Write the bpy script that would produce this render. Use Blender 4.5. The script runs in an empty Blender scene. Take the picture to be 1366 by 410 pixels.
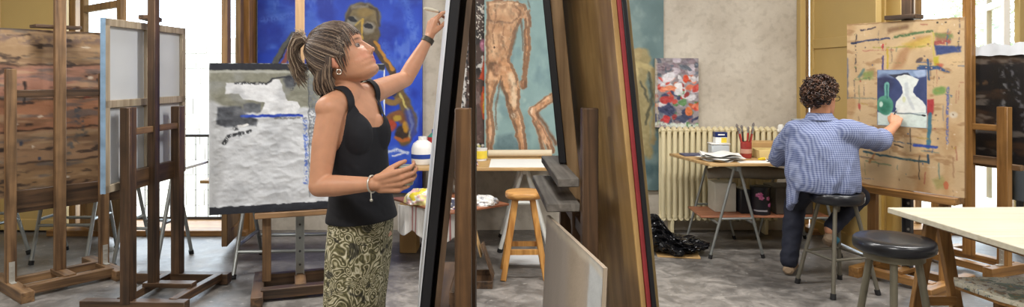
import bpy, bmesh, math, random
import numpy as np
from mathutils import Vector, Matrix
C = bpy.context.scene.collection
random.seed(7)
PI = math.pi
EYE = 1.44; FPX = 900.0; U0 = 683.0; V0 = 98.0
def at(u, v, Y):
    return Vector(((u-U0)*Y/FPX, Y, EYE-(v-V0)*Y/FPX))
def lin(c):
    return tuple((x/255/12.92) if x/255 <= 0.04045 else ((x/255+0.055)/1.055)**2.4 for x in c)
# ------------------------------------------------------------------ materials
def _new(name):
    m = bpy.data.materials.new(name); m.use_nodes = True
    nt = m.node_tree; b = nt.nodes['Principled BSDF']
    return m, nt, b
def _n(nt, t, **kw):
    n = nt.nodes.new(t)
    for k, v in kw.items():
        setattr(n, k, v)
    return n
def plain(name, rgb, rough=0.5, metal=0.0, var=0.12, scale=12, bump=0.0, coat=0.0):
    m, nt, b = _new(name)
    tc = _n(nt, 'ShaderNodeTexCoord'); nz = _n(nt, 'ShaderNodeTexNoise')
    nz.inputs['Scale'].default_value = scale; nz.inputs['Detail'].default_value = 4
    nt.links.new(tc.outputs['Object'], nz.inputs['Vector'])
    mx = _n(nt, 'ShaderNodeMix', data_type='RGBA')
    c = lin(rgb)
    mx.inputs[6].default_value = (*[x*(1-var*1.6) for x in c], 1); mx.inputs[7].default_value = (*[min(1, x*(1+var*1.6)) for x in c], 1)
    nt.links.new(nz.outputs['Fac'], mx.inputs[0]); nt.links.new(mx.outputs[2], b.inputs['Base Color'])
    b.inputs['Roughness'].default_value = rough; b.inputs['Metallic'].default_value = metal
    b.inputs['Coat Weight'].default_value = coat
    if bump:
        bp = _n(nt, 'ShaderNodeBump'); bp.inputs['Strength'].default_value = bump; bp.inputs['Distance'].default_value = 0.01
        nt.links.new(nz.outputs['Fac'], bp.inputs['Height']); nt.links.new(bp.outputs['Normal'], b.inputs['Normal'])
    return m
def wood(name, dark, light, axis='z', rough=0.5, stain=0.35, scale=1.0, staincol=None):
    m, nt, b = _new(name)
    tc = _n(nt, 'ShaderNodeTexCoord'); oi = _n(nt, 'ShaderNodeObjectInfo')
    ad = _n(nt, 'ShaderNodeVectorMath', operation='ADD')
    nt.links.new(tc.outputs['Object'], ad.inputs[0]); nt.links.new(oi.outputs['Random'], ad.inputs[1])
    mp = _n(nt, 'ShaderNodeMapping')
    s = {'z': (34, 34, 1.6), 'x': (1.6, 34, 34), 'y': (34, 1.6, 34)}[axis]
    mp.inputs['Scale'].default_value = [k*scale for k in s]
    nt.links.new(ad.outputs[0], mp.inputs['Vector'])
    nz = _n(nt, 'ShaderNodeTexNoise'); nz.inputs['Scale'].default_value = 1.0; nz.inputs['Detail'].default_value = 5; nz.inputs['Distortion'].default_value = 0.6
    nt.links.new(mp.outputs[0], nz.inputs['Vector'])
    rp = _n(nt, 'ShaderNodeValToRGB')
    rp.color_ramp.elements[0].position = 0.3; rp.color_ramp.elements[0].color = (*lin(dark), 1)
    rp.color_ramp.elements[1].position = 0.68; rp.color_ramp.elements[1].color = (*lin(light), 1)
    nt.links.new(nz.outputs['Fac'], rp.inputs['Fac'])
    n2 = _n(nt, 'ShaderNodeTexNoise'); n2.inputs['Scale'].default_value = 5*scale; n2.inputs['Detail'].default_value = 6
    nt.links.new(ad.outputs[0], n2.inputs['Vector'])
    r2 = _n(nt, 'ShaderNodeValToRGB'); r2.color_ramp.elements[0].position = 0.42; r2.color_ramp.elements[1].position = 0.62
    r2.color_ramp.elements[0].color = (0, 0, 0, 1); r2.color_ramp.elements[1].color = (stain, stain, stain, 1)
    nt.links.new(n2.outputs['Fac'], r2.inputs['Fac'])
    mx = _n(nt, 'ShaderNodeMix', data_type='RGBA')
    sc = staincol or [x*0.45 for x in dark]
    mx.inputs[7].default_value = (*lin(sc), 1)
    nt.links.new(r2.outputs['Color'], mx.inputs[0]); nt.links.new(rp.outputs['Color'], mx.inputs[6])
    nt.links.new(mx.outputs[2], b.inputs['Base Color'])
    b.inputs['Roughness'].default_value = rough
    bp = _n(nt, 'ShaderNodeBump'); bp.inputs['Strength'].default_value = 0.25; bp.inputs['Distance'].default_value = 0.004
    nt.links.new(nz.outputs['Fac'], bp.inputs['Height']); nt.links.new(bp.outputs['Normal'], b.inputs['Normal'])
    return m
def colmat(name, rough=0.6, bump=0.0, bscale=60, sss=0.0, spec=0.5):
    m, nt, b = _new(name)
    a = _n(nt, 'ShaderNodeAttribute'); a.attribute_name = 'Col'
    nt.links.new(a.outputs['Color'], b.inputs['Base Color'])
    b.inputs['Roughness'].default_value = rough; b.inputs['Specular IOR Level'].default_value = spec
    if sss:
        b.inputs['Subsurface Weight'].default_value = sss; b.inputs['Subsurface Radius'].default_value = (0.01, 0.004, 0.002)
        b.inputs['Subsurface Scale'].default_value = 1.0
    if bump:
        tc = _n(nt, 'ShaderNodeTexCoord'); nz = _n(nt, 'ShaderNodeTexNoise'); nz.inputs['Scale'].default_value = bscale; nz.inputs['Detail'].default_value = 4
        nt.links.new(tc.outputs['Object'], nz.inputs['Vector'])
        bp = _n(nt, 'ShaderNodeBump'); bp.inputs['Strength'].default_value = bump; bp.inputs['Distance'].default_value = 0.006
        nt.links.new(nz.outputs['Fac'], bp.inputs['Height']); nt.links.new(bp.outputs['Normal'], b.inputs['Normal'])
    return m
# ------------------------------------------------------------------ mesh builder
XF = {}
class MB:
    def __init__(s, col=None):
        s.v = []; s.f = []; s.c = []; s.col = col
    def add(s, verts, faces, col=None):
        o = len(s.v); s.v += [tuple(p) for p in verts]; s.f += [tuple(i+o for i in f) for f in faces]
        s.c += [col or s.col or (1, 1, 1)]*len(verts)
        return s
    def box(s, x0, x1, y0, y1, z0, z1, M=None, col=None):
        vs = [Vector((x, y, z)) for x in (x0, x1) for y in (y0, y1) for z in (z0, z1)]
        if M is not None: vs = [M @ p for p in vs]
        return s.add(vs, [(0, 1, 3, 2), (4, 6, 7, 5), (0, 4, 5, 1), (2, 3, 7, 6), (0, 2, 6, 4), (1, 5, 7, 3)], col)
    def beam(s, p0, p1, w, d, w1=None, d1=None, col=None):
        p0 = Vector(p0); p1 = Vector(p1); a = (p1-p0).normalized()
        ref = Vector((1, 0, 0)) if abs(a.z) > 0.7 else Vector((0, 0, 1))
        e1 = (ref-a*ref.dot(a)).normalized(); e2 = a.cross(e1)
        vs = []
        for p, ww, dd in ((p0, w, d), (p1, w1 or w, d1 or d)):
            for sx, sy in ((-1, -1), (1, -1), (1, 1), (-1, 1)):
                vs.append(p+e1*sx*ww/2+e2*sy*dd/2)
        return s.add(vs, [(3, 2, 1, 0), (4, 5, 6, 7), (0, 1, 5, 4), (1, 2, 6, 5), (2, 3, 7, 6), (3, 0, 4, 7)], col)
    def tube(s, pts, r, n=10, col=None, cap=True, flat=1.0):
        pts = [Vector(p) for p in pts]; k = len(pts)
        rs = r if isinstance(r, (list, tuple)) else [r]*k
        vs = []; prev = None
        for i, p in enumerate(pts):
            t = (pts[min(i+1, k-1)]-pts[max(i-1, 0)])
            t = t.normalized() if t.length > 1e-9 else Vector((0, 0, 1))
            if prev is None:
                ref = Vector((0, 0, 1)) if abs(t.z) < 0.9 else Vector((1, 0, 0))
                e1 = t.cross(ref).normalized()
            else:
                e1 = (prev-t*prev.dot(t))
                e1 = e1.normalized() if e1.length > 1e-9 else t.orthogonal().normalized()
            prev = e1; e2 = t.cross(e1)
            for j in range(n):
                a = 2*PI*j/n
                vs.append(p+e1*math.cos(a)*rs[i]+e2*math.sin(a)*rs[i]*flat)
        fs = [(i*n+j, i*n+(j+1) % n, (i+1)*n+(j+1) % n, (i+1)*n+j) for i in range(k-1) for j in range(n)]
        if cap: fs += [tuple(range(n-1, -1, -1)), tuple((k-1)*n+j for j in range(n))]
        return s.add(vs, fs, col)
    def lathe(s, prof, center=(0, 0, 0), n=28, col=None, M=None):
        c = Vector(center); vs = []; k = len(prof)
        for r, z in prof:
            for j in range(n):
                a = 2*PI*j/n; p = Vector((r*math.cos(a), r*math.sin(a), z))
                vs.append(c+(M @ p if M is not None else p))
        fs = [(i*n+j, i*n+(j+1) % n, (i+1)*n+(j+1) % n, (i+1)*n+j) for i in range(k-1) for j in range(n)]
        fs += [tuple(range(n-1, -1, -1)), tuple((k-1)*n+j for j in range(n))]
        return s.add(vs, fs, col)
    def ell(s, c, r, M=None, n=16, m=10, col=None):
        c = Vector(c); vs = []
        rr = (r, r, r) if not isinstance(r, (tuple, list)) else r
        def tr(p):
            p = Vector((p[0]*rr[0], p[1]*rr[1], p[2]*rr[2]))
            return c+(M @ p if M is not None else p)
        vs.append(tr((0, 0, -1)))
        for i in range(1, m):
            e = -PI/2+PI*i/m
            for j in range(n):
                a = 2*PI*j/n; vs.append(tr((math.cos(e)*math.cos(a), math.cos(e)*math.sin(a), math.sin(e))))
        vs.append(tr((0, 0, 1)))
        fs = [(0, 1+(j+1) % n, 1+j) for j in range(n)]
        fs += [(1+i*n+j, 1+i*n+(j+1) % n, 1+(i+1)*n+(j+1) % n, 1+(i+1)*n+j) for i in range(m-2) for j in range(n)]
        L = len(vs)-1; b = 1+(m-2)*n
        fs += [(b+j, b+(j+1) % n, L) for j in range(n)]
        return s.add(vs, fs, col)
    def cone(s, p0, r0, p1, r1, n=18):       # rounded tapered capsule
        p0 = Vector(p0); p1 = Vector(p1); a = (p1-p0).normalized()
        pts = []; rs = []
        for i in range(6):
            e = PI/2*i/5
            pts.append(p0-a*r0*math.cos(e)); rs.append(max(r0*math.sin(e), r0*0.02))
        for i in range(6):
            e = PI/2*i/5
            pts.append(p1+a*r1*math.sin(e)); rs.append(max(r1*math.cos(e), r1*0.02))
        e1 = a.orthogonal().normalized(); e2 = a.cross(e1); vs = []
        for p, r in zip(pts, rs):
            for j in range(n):
                t = 2*PI*j/n; vs.append(p+e1*math.cos(t)*r+e2*math.sin(t)*r)
        k = len(pts)
        fs = [(i*n+j, i*n+(j+1) % n, (i+1)*n+(j+1) % n, (i+1)*n+j) for i in range(k-1) for j in range(n)]
        fs += [tuple(range(n-1, -1, -1)), tuple((k-1)*n+j for j in range(n))]
        return s.add(vs, fs)
    def prism(s, poly, h, M=None, col=None):   # polygon in xy extruded along z
        n = len(poly)
        vs = [Vector((x, y, 0)) for x, y in poly]+[Vector((x, y, h)) for x, y in poly]
        if M is not None: vs = [M @ p for p in vs]
        return s.add(vs, [tuple(range(n-1, -1, -1)), tuple(range(n, 2*n))]+[(i, (i+1) % n, n+(i+1) % n, n+i) for i in range(n)], col)
    def mesh(s, name, bevel=0.0, colors=False, smooth=True, ang=40, conv=None, fix=True):
        me = bpy.data.meshes.new(name)
        vs = s.v if conv is None else [tuple(conv @ Vector(p)) for p in s.v]
        me.from_pydata(vs, [], s.f)
        if colors:
            at_ = me.color_attributes.new('Col', 'FLOAT_COLOR', 'POINT')
            arr = np.ones((len(s.v), 4), dtype=np.float32); arr[:, :3] = np.array(s.c, dtype=np.float32)
            at_.data.foreach_set('color', arr.ravel())
        if fix or bevel:
            bm = bmesh.new(); bm.from_mesh(me)
            if fix: bmesh.ops.recalc_face_normals(bm, faces=bm.faces)
            if bevel:
                eds = [e for e in bm.edges if len(e.link_faces) == 2 and e.calc_face_angle(0) > 0.6]
                bmesh.ops.bevel(bm, geom=eds, offset=bevel, segments=1, affect='EDGES', clamp_overlap=True)
            bm.to_mesh(me); bm.free()
        if smooth:
            me.polygons.foreach_set('use_smooth', [True]*len(me.polygons))
            me.set_sharp_from_angle(angle=math.radians(ang))
        me.update()
        return me
    def build(s, name, mat, parent=None, bevel=0.0, colors=False, smooth=True, ang=40, local=False, label=None, fix=True, kind=None):
        if parent is not None:
            conv = None if local else XF[parent.name].inverted()
            me = s.mesh(name, bevel, colors, smooth, ang, conv, fix)
            o = bpy.data.objects.new(name, me); C.objects.link(o); o.parent = parent
            XF[o.name] = XF[parent.name]
        else:
            a = np.array(s.v); b = Vector(((a[:, 0].min()+a[:, 0].max())/2, (a[:, 1].min()+a[:, 1].max())/2, a[:, 2].min()))
            me = s.mesh(name, bevel, colors, smooth, ang, Matrix.Translation(-b), fix)
            o = bpy.data.objects.new(name, me); C.objects.link(o); o.location = b
            XF[o.name] = Matrix.Translation(b)
        me.materials.append(mat)
        if label: o['label'] = label
        if kind: o['kind'] = kind
        return o
def tag(o, label, cat, group=None, kind=None):
    o['label'] = label; o['category'] = cat
    if group: o['group'] = group
    if kind: o['kind'] = kind
    return o
def thing(name, label, cat, loc=(0, 0, 0), rot=0.0, group=None, kind=None):
    o = bpy.data.objects.new(name, None); C.objects.link(o); o.empty_display_size = 0.1
    o.location = loc; o.rotation_euler = (0, 0, rot)
    XF[o.name] = Matrix.Translation(Vector(loc)) @ Matrix.Rotation(rot, 4, 'Z')
    if label: o['label'] = label
    if cat: o['category'] = cat
    if group: o['group'] = group
    if kind: o['kind'] = kind
    return o
def dup(root, loc, rot, label, group=None):
    r = root.copy(); C.objects.link(r); r.location = loc; r.rotation_euler = (0, 0, rot)
    XF[r.name] = Matrix.Translation(Vector(loc)) @ Matrix.Rotation(rot, 4, 'Z')
    r['label'] = label
    if group: r['group'] = group
    for ch in list(root.children):
        c = ch.copy(); C.objects.link(c); c.parent = r; XF[c.name] = XF[r.name]
        for g in list(ch.children):
            d = g.copy(); C.objects.link(d); d.parent = c; XF[d.name] = XF[r.name]
    return r
# ------------------------------------------------------------------ numpy noise and painter
def vnoise(x, y, seed):
    rs = np.random.RandomState(seed); T = rs.rand(64, 64)
    xi = np.floor(x).astype(int); yi = np.floor(y).astype(int); fx = x-xi; fy = y-yi
    fx = fx*fx*(3-2*fx); fy = fy*fy*(3-2*fy)
    a = T[yi % 64, xi % 64]; b = T[yi % 64, (xi+1) % 64]; c = T[(yi+1) % 64, xi % 64]; d = T[(yi+1) % 64, (xi+1) % 64]
    return (a*(1-fx)+b*fx)*(1-fy)+(c*(1-fx)+d*fx)*fy
def fbm(x, y, seed, oct=4):
    t = 0; a = 0.5; n = 0
    for i in range(oct):
        t = t+a*vnoise(x*2**i, y*2**i, seed+i); n += a; a *= 0.5
    return t/n
class Paint:
    """a painted surface in its own units (u to the right, v down)"""
    def __init__(s, u0, v0, u1, v1, res, base, seed=1, var=18, nscale=0.06, wob=2.0, sx=1.0, sy=1.0):
        s.W = max(2, int(abs(u1-u0)/res)+1); s.H = max(2, int(abs(v1-v0)/res)+1)
        s.U, s.V = np.meshgrid(np.linspace(u0, u1, s.W), np.linspace(v0, v1, s.H))
        s.seed = seed; s.k = 0
        n = fbm(s.U*nscale*sx+50, s.V*nscale*sy+50, seed)-0.5
        s.img = np.array(base, float)[None, None, :]+n[..., None]*var*2
        w = wob
        s.Uw = s.U+(fbm(s.U*0.15+9, s.V*0.15+3, seed+20, 3)-0.5)*2*w
        s.Vw = s.V+(fbm(s.U*0.15+29, s.V*0.15+13, seed+30, 3)-0.5)*2*w
    def mixin(s, mask, col, tex=14):
        s.k += 1
        n = fbm(s.U*0.25+s.k*3.7, s.V*0.25+s.k*1.9, s.seed+40, 3)-0.5
        c = np.array(col, float)[None, None, :]+n[..., None]*tex*2
        m = np.clip(mask, 0, 1)[..., None]; s.img = s.img*(1-m)+c*m
    def poly(s, pts, col, a=1.0, soft=1.0, tex=14):
        U, V = s.Uw, s.Vw; ins = np.zeros(U.shape, bool); dist = np.full(U.shape, 1e9)
        n = len(pts)
        for i in range(n):
            x0, y0 = pts[i]; x1, y1 = pts[(i+1) % n]
            cond = ((y0 > V) != (y1 > V))
            xi = (x1-x0)*(V-y0)/((y1-y0) if abs(y1-y0) > 1e-9 else 1e-9)+x0
            ins ^= cond & (U < xi)
            L = (x1-x0)**2+(y1-y0)**2+1e-9
            t = np.clip(((U-x0)*(x1-x0)+(V-y0)*(y1-y0))/L, 0, 1)
            dist = np.minimum(dist, np.hypot(U-x0-t*(x1-x0), V-y0-t*(y1-y0)))
        sd = np.where(ins, dist, -dist)
        s.mixin(np.clip(sd/soft+0.5, 0, 1)*a, col, tex); return s
    def stroke(s, pts, w, col, a=1.0, soft=1.0, dry=0.0, tex=12, w1=None):
        U, V = s.Uw, s.Vw; best = np.full(U.shape, -1e9); n = len(pts)
        w1 = w if w1 is None else w1
        for i in range(n-1):
            x0, y0 = pts[i]; x1, y1 = pts[i+1]
            L = (x1-x0)**2+(y1-y0)**2+1e-9
            t = np.clip(((U-x0)*(x1-x0)+(V-y0)*(y1-y0))/L, 0, 1)
            ww = w+(w1-w)*((i+t)/(n-1))
            best = np.maximum(best, ww/2-np.hypot(U-x0-t*(x1-x0), V-y0-t*(y1-y0)))
        m = np.clip(best/soft+0.5, 0, 1)*a
        if dry:
            m = m*np.clip((fbm(s.U*0.5+s.k, s.V*0.5, s.seed+60, 3)-dry)*6, 0, 1)
        s.mixin(m, col, tex); return s
    def ell(s, cx, cy, rx, ry, col, a=1.0, soft=0.15, rot=0, tex=14):
        c, q = math.cos(rot), math.sin(rot)
        x = (s.Uw-cx)*c+(s.Vw-cy)*q; y = -(s.Uw-cx)*q+(s.Vw-cy)*c
        d = 1-np.sqrt((x/rx)**2+(y/ry)**2)
        s.mixin(np.clip(d/soft+0.5, 0, 1)*a, col, tex); return s
    def blot(s, col, scale, thr, a=1.0, sx=1.0, sy=1.0, sharp=8, seed=0, tex=8):
        n = fbm(s.U*scale*sx+7*seed, s.V*scale*sy+11*seed, s.seed+70+seed, 4)
        s.mixin(np.clip((n-thr)*sharp, 0, 1)*a, col, tex); return s
    def colors(s):
        x = np.clip(s.img, 2, 253)/255
        return np.where(x <= 0.04045, x/12.92, ((x+0.055)/1.055)**2.4)
def painted_slab(name, p, x0, x1, z0, z1, yf, T, side, mat, parent=None, relief=None, edge_front=None):
    """slab whose front (facing -y) carries the painting p; local coordinates of the parent"""
    H, W = p.H, p.W
    xs = np.linspace(x0, x1, W); zs = np.linspace(z1, z0, H)
    X, Z = np.meshgrid(xs, zs); Y = np.full(X.shape, yf)
    if relief is not None: Y = Y+relief
    verts = np.stack([X, Y, Z], -1).reshape(-1, 3)
    idx = np.arange(H*W).reshape(H, W)
    q = np.stack([idx[:-1, :-1], idx[1:, :-1], idx[1:, 1:], idx[:-1, 1:]], -1).reshape(-1, 4)
    m = MB(); m.v = [tuple(v) for v in verts.tolist()]; m.f = [tuple(f) for f in q.tolist()]
    m.c = [tuple(c) for c in p.colors().reshape(-1, 3).tolist()]
    sd = lin(side); e = 0.0005
    b = [Vector((x, y, z)) for x, z in ((x0, z0), (x1, z0), (x1, z1), (x0, z1)) for y in (yf+e, yf+T)]
    m.add(b, [(0, 2, 3, 1), (2, 4, 5, 3), (4, 6, 7, 5), (6, 0, 1, 7), (1, 3, 5, 7)], sd)
    return m
# ------------------------------------------------------------------ shared materials
M = {}
M['old_wood'] = wood('old_wood', (76, 54, 37), (156, 121, 84), 'z', 0.5)
M['old_wood_x'] = wood('old_wood_x', (76, 54, 37), (156, 121, 84), 'x', 0.5)
M['old_wood_y'] = wood('old_wood_y', (76, 54, 37), (150, 116, 80), 'y', 0.5)
M['dark_wood'] = wood('dark_wood', (46, 34, 26), (106, 79, 55), 'z', 0.45)
M['dark_wood_x'] = wood('dark_wood_x', (46, 34, 26), (106, 79, 55), 'x', 0.45)
M['dark_wood_y'] = wood('dark_wood_y', (46, 34, 26), (106, 79, 55), 'y', 0.45)
M['mid_wood'] = wood('mid_wood', (60, 40, 26), (134, 98, 62), 'z', 0.45)
M['honey_wood'] = wood('honey_wood', (120, 82, 40), (178, 132, 76), 'z', 0.45, 0.2)
M['honey_wood_x'] = wood('honey_wood_x', (120, 82, 40), (178, 132, 76), 'x', 0.45, 0.2)
M['honey_wood_y'] = wood('honey_wood_y', (120, 82, 40), (178, 132, 76), 'y', 0.45, 0.2)
M['pale_wood'] = wood('pale_wood', (176, 138, 98), (214, 180, 140), 'z', 0.5, 0.1)
M['stool_wood'] = wood('stool_wood', (160, 106, 50), (212, 158, 88), 'z', 0.35, 0.12)
M['stool_wood_x'] = wood('stool_wood_x', (160, 106, 50), (216, 164, 96), 'x', 0.35, 0.12)
M['tan_board'] = wood('tan_board', (170, 132, 84), (206, 172, 120), 'x', 0.5, 0.12)
M['drawing_board'] = wood('drawing_board', (194, 186, 162), (212, 206, 186), 'x', 0.45, 0.05, staincol=(180, 165, 130))
M['red_board'] = wood('red_board', (128, 78, 54), (170, 112, 80), 'x', 0.5, 0.2)
M['white_top'] = plain('white_top', (226, 226, 224), 0.5, var=0.03)
M['ochre_paint'] = plain('ochre_paint', (192, 164, 104), 0.5, var=0.07, scale=3)
M['ochre_dark'] = plain('ochre_dark', (150, 120, 72), 0.5, var=0.08, scale=3)
M['frame_brown'] = wood('frame_brown', (112, 84, 52), (158, 124, 82), 'z', 0.5, 0.2)
M['frame_white'] = plain('frame_white', (220, 216, 208), 0.5, var=0.05)
M['steel'] = plain('steel', (156, 160, 158), 0.38, 0.7, var=0.1)
M['dull_steel'] = plain('dull_steel', (120, 116, 104), 0.42, 0.6, var=0.12)
M['stool_steel'] = plain('stool_steel', (128, 124, 108), 0.4, 0.45, var=0.1)
M['white_steel'] = plain('white_steel', (214, 214, 208), 0.4, 0.0, var=0.06)
M['black_vinyl'] = plain('black_vinyl', (26, 28, 34), 0.3, var=0.15, coat=0.2)
M['rubber'] = plain('rubber', (22, 22, 24), 0.7)
M['black_paint'] = plain('black_paint', (24, 25, 30), 0.42, var=0.25, scale=8)
M['iron'] = plain('iron', (70, 70, 74), 0.5, 0.2)  # grey lightened to put window glare into the railing's colour
M['cream_iron'] = plain('cream_iron', (222, 210, 172), 0.4, var=0.06, scale=5)
M['primer'] = plain('primer', (212, 214, 216), 0.6, var=0.05)
M['hinge'] = plain('hinge', (190, 188, 180), 0.4, 0.4)
M['cardboard'] = plain('cardboard', (186, 150, 98), 0.7, var=0.08, scale=4)
M['paper'] = plain('paper', (234, 234, 230), 0.6, var=0.03)
M['col'] = colmat('painted_colours', 0.5, 0.12, 90)
M['col_rough'] = colmat('painted_boards', 0.6, 0.25, 60)
M['col_smooth'] = colmat('coloured_things', 0.4)
# plaster wall
def plaster():
    m, nt, b = _new('plaster')
    tc = _n(nt, 'ShaderNodeTexCoord')
    n1 = _n(nt, 'ShaderNodeTexNoise'); n1.inputs['Scale'].default_value = 1.7; n1.inputs['Detail'].default_value = 8; n1.inputs['Roughness'].default_value = 0.65
    n2 = _n(nt, 'ShaderNodeTexNoise'); n2.inputs['Scale'].default_value = 14; n2.inputs['Detail'].default_value = 6
    nt.links.new(tc.outputs['Object'], n1.inputs['Vector']); nt.links.new(tc.outputs['Object'], n2.inputs['Vector'])
    r1 = _n(nt, 'ShaderNodeValToRGB'); e = r1.color_ramp.elements
    e[0].position = 0.3; e[0].color = (*lin((172, 162, 148)), 1); e[1].position = 0.7; e[1].color = (*lin((206, 199, 186)), 1)
    nt.links.new(n1.outputs['Fac'], r1.inputs['Fac'])
    r2 = _n(nt, 'ShaderNodeValToRGB'); e = r2.color_ramp.elements
    e[0].position = 0.36; e[0].color = (0.72, 0.7, 0.68, 1); e[1].position = 0.5; e[1].color = (1, 1, 1, 1)
    nt.links.new(n2.outputs['Fac'], r2.inputs['Fac'])
    mx = _n(nt, 'ShaderNodeMix', data_type='RGBA', blend_type='MULTIPLY'); mx.inputs[0].default_value = 0.45
    nt.links.new(r1.outputs['Color'], mx.inputs[6]); nt.links.new(r2.outputs['Color'], mx.inputs[7])
    nt.links.new(mx.outputs[2], b.inputs['Base Color']); b.inputs['Roughness'].default_value = 0.85
    bp = _n(nt, 'ShaderNodeBump'); bp.inputs['Strength'].default_value = 0.25; bp.inputs['Distance'].default_value = 0.01
    nt.links.new(n2.outputs['Fac'], bp.inputs['Height']); nt.links.new(bp.outputs['Normal'], b.inputs['Normal'])
    return m
def concrete():
    m, nt, b = _new('concrete')
    tc = _n(nt, 'ShaderNodeTexCoord')
    def noise(s, d, r=0.6, dist=0):
        n = _n(nt, 'ShaderNodeTexNoise'); n.inputs['Scale'].default_value = s; n.inputs['Detail'].default_value = d
        n.inputs['Roughness'].default_value = r; n.inputs['Distortion'].default_value = dist
        nt.links.new(tc.outputs['Object'], n.inputs['Vector']); return n
    def ramp(n, p0, c0, p1, c1):
        r = _n(nt, 'ShaderNodeValToRGB'); e = r.color_ramp.elements
        e[0].position = p0; e[0].color = (*c0, 1); e[1].position = p1; e[1].color = (*c1, 1)
        nt.links.new(n.outputs['Fac'], r.inputs['Fac']); return r
    a = noise(1.3, 9, 0.68, 0.4); r1 = ramp(a, 0.34, lin((80, 77, 75)), 0.68, lin((150, 145, 139)))
    c = noise(7, 8, 0.7, 0.8); r2 = ramp(c, 0.42, (0, 0, 0), 0.62, (1, 1, 1))
    mx = _n(nt, 'ShaderNodeMix', data_type='RGBA', blend_type='OVERLAY'); mx.inputs[0].default_value = 0.32
    nt.links.new(r1.outputs['Color'], mx.inputs[6]); nt.links.new(r2.outputs['Color'], mx.inputs[7])
    d = noise(17, 5, 0.7); r3 = ramp(d, 0.62, (0, 0, 0), 0.7, (0.5, 0.5, 0.5))
    m2 = _n(nt, 'ShaderNodeMix', data_type='RGBA'); m2.inputs[7].default_value = (*lin((206, 202, 194)), 1)
    nt.links.new(r3.outputs['Color'], m2.inputs[0]); nt.links.new(mx.outputs[2], m2.inputs[6])
    f = noise(2.6, 7, 0.7, 1.5); r5 = ramp(f, 0.3, (0.75, 0.75, 0.75), 0.4, (0, 0, 0))
    m3 = _n(nt, 'ShaderNodeMix', data_type='RGBA'); m3.inputs[7].default_value = (*lin((84, 79, 76)), 1)
    nt.links.new(r5.outputs['Color'], m3.inputs[0]); nt.links.new(m2.outputs[2], m3.inputs[6])
    nt.links.new(m3.outputs[2], b.inputs['Base Color'])
    r4 = ramp(c, 0.35, (0.32, 0.32, 0.32), 0.7, (0.6, 0.6, 0.6)); nt.links.new(r4.outputs['Color'], b.inputs['Roughness'])
    bp = _n(nt, 'ShaderNodeBump'); bp.inputs['Strength'].default_value = 0.2; bp.inputs['Distance'].default_value = 0.01
    nt.links.new(c.outputs['Fac'], bp.inputs['Height']); nt.links.new(bp.outputs['Normal'], b.inputs['Normal'])
    return m
M['plaster'] = plaster(); M['concrete'] = concrete()
def glass():
    m = bpy.data.materials.new('window_glass'); m.use_nodes = True; nt = m.node_tree
    nt.nodes.remove(nt.nodes['Principled BSDF']); out = nt.nodes['Material Output']
    t = _n(nt, 'ShaderNodeBsdfTransparent'); t.inputs['Color'].default_value = (0.95, 0.97, 0.97, 1)
    g = _n(nt, 'ShaderNodeBsdfGlossy'); g.inputs['Roughness'].default_value = 0.03
    mx = _n(nt, 'ShaderNodeMixShader'); mx.inputs[0].default_value = 0.05
    nt.links.new(t.outputs[0], mx.inputs[1]); nt.links.new(g.outputs[0], mx.inputs[2])
    nt.links.new(mx.outputs[0], out.inputs['Surface'])
    return m
M['glass'] = glass()
# ------------------------------------------------------------------ room shell
YW = 6.2; LX0, LX1 = -4.06, -2.40; RX0, RX1 = 2.68, 4.78; CZ = 3.5; DZ = 2.95
def struct(name, mb, mat, **k):
    o = mb.build(name, mat, None, **k); o['kind'] = 'structure'; return o
struct('floor', MB().box(-5.6, 5.6, -2.6, 6.5, -0.12, 0), M['concrete'])
struct('ceiling', MB().box(-5.6, 5.6, -2.6, 6.5, CZ, CZ+0.12), M['plaster'])
w = MB()
for a, b in ((-5.6, LX0), (LX1, RX0), (RX1, 5.6)): w.box(a, b, YW, YW+0.14, 0, CZ)
for a, b in ((LX0, LX1), (RX0, RX1)): w.box(a, b, YW, YW+0.14, DZ, CZ)
struct('wall_back', w, M['plaster'])
struct('wall_left', MB().box(-5.75, -5.6, -2.6, 6.5, 0, CZ), M['plaster'])
struct('wall_right', MB().box(5.6, 5.75, -2.6, 6.5, 0, CZ), M['plaster'])
struct('wall_front', MB().box(-5.75, 5.75, -2.75, -2.6, 0, CZ), M['plaster'])
def leaf(parent, name, p, q, z0, z1, mat, glazed=True, t=0.045, sw=0.09, transoms=(), panel_z=0.4, pmat=None):
    """a casement or shutter leaf standing between plan points p and q"""
    p = Vector((p[0], p[1], 0)); q = Vector((q[0], q[1], 0)); L = (q-p).length; d = (q-p)/L
    Mx = Matrix.Translation(p) @ Matrix(((d.x, -d.y, 0, 0), (d.y, d.x, 0, 0), (0, 0, 1, 0), (0, 0, 0, 1)))
    f = MB()
    f.box(0, sw, -t/2, t/2, z0, z1, Mx); f.box(L-sw, L, -t/2, t/2, z0, z1, Mx)
    for a, b in ((z0, z0+0.1), (z1-0.09, z1)): f.box(sw, L-sw, -t/2, t/2, a, b, Mx)
    for z in transoms: f.box(sw, L-sw, -t/2, t/2, z-0.03, z+0.03, Mx)
    if panel_z: f.box(sw, L-sw, -t/2, t/2, panel_z-0.04, panel_z+0.05, Mx)
    o = f.build(name, mat, parent, bevel=0.004)
    if panel_z: MB().box(sw, L-sw, -t/5, t/5, z0+0.1, panel_z, Mx).build('panel', pmat or mat, o)
    if glazed: MB().box(sw, L-sw, -0.003, 0.003, panel_z or z0+0.1, z1-0.09, Mx).build('glass_pane', M['glass'], o)
    else:
        MB().box(sw, L-sw, -t/5, t/5, panel_z or z0+0.1, z1-0.09, Mx).build('panel', pmat or mat, o)
    return o
win1 = thing('window_1', 'tall open window on the left with iron balcony rail outside', None, (-3.19, YW, 0), kind='structure')
f = MB()
for x in (LX0+0.03, LX1-0.03): f.box(x-0.03, x+0.03, YW-0.02, YW+0.13, 0.05, DZ)
f.box(LX0, LX1, YW-0.02, YW+0.13, DZ-0.06, DZ)
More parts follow.
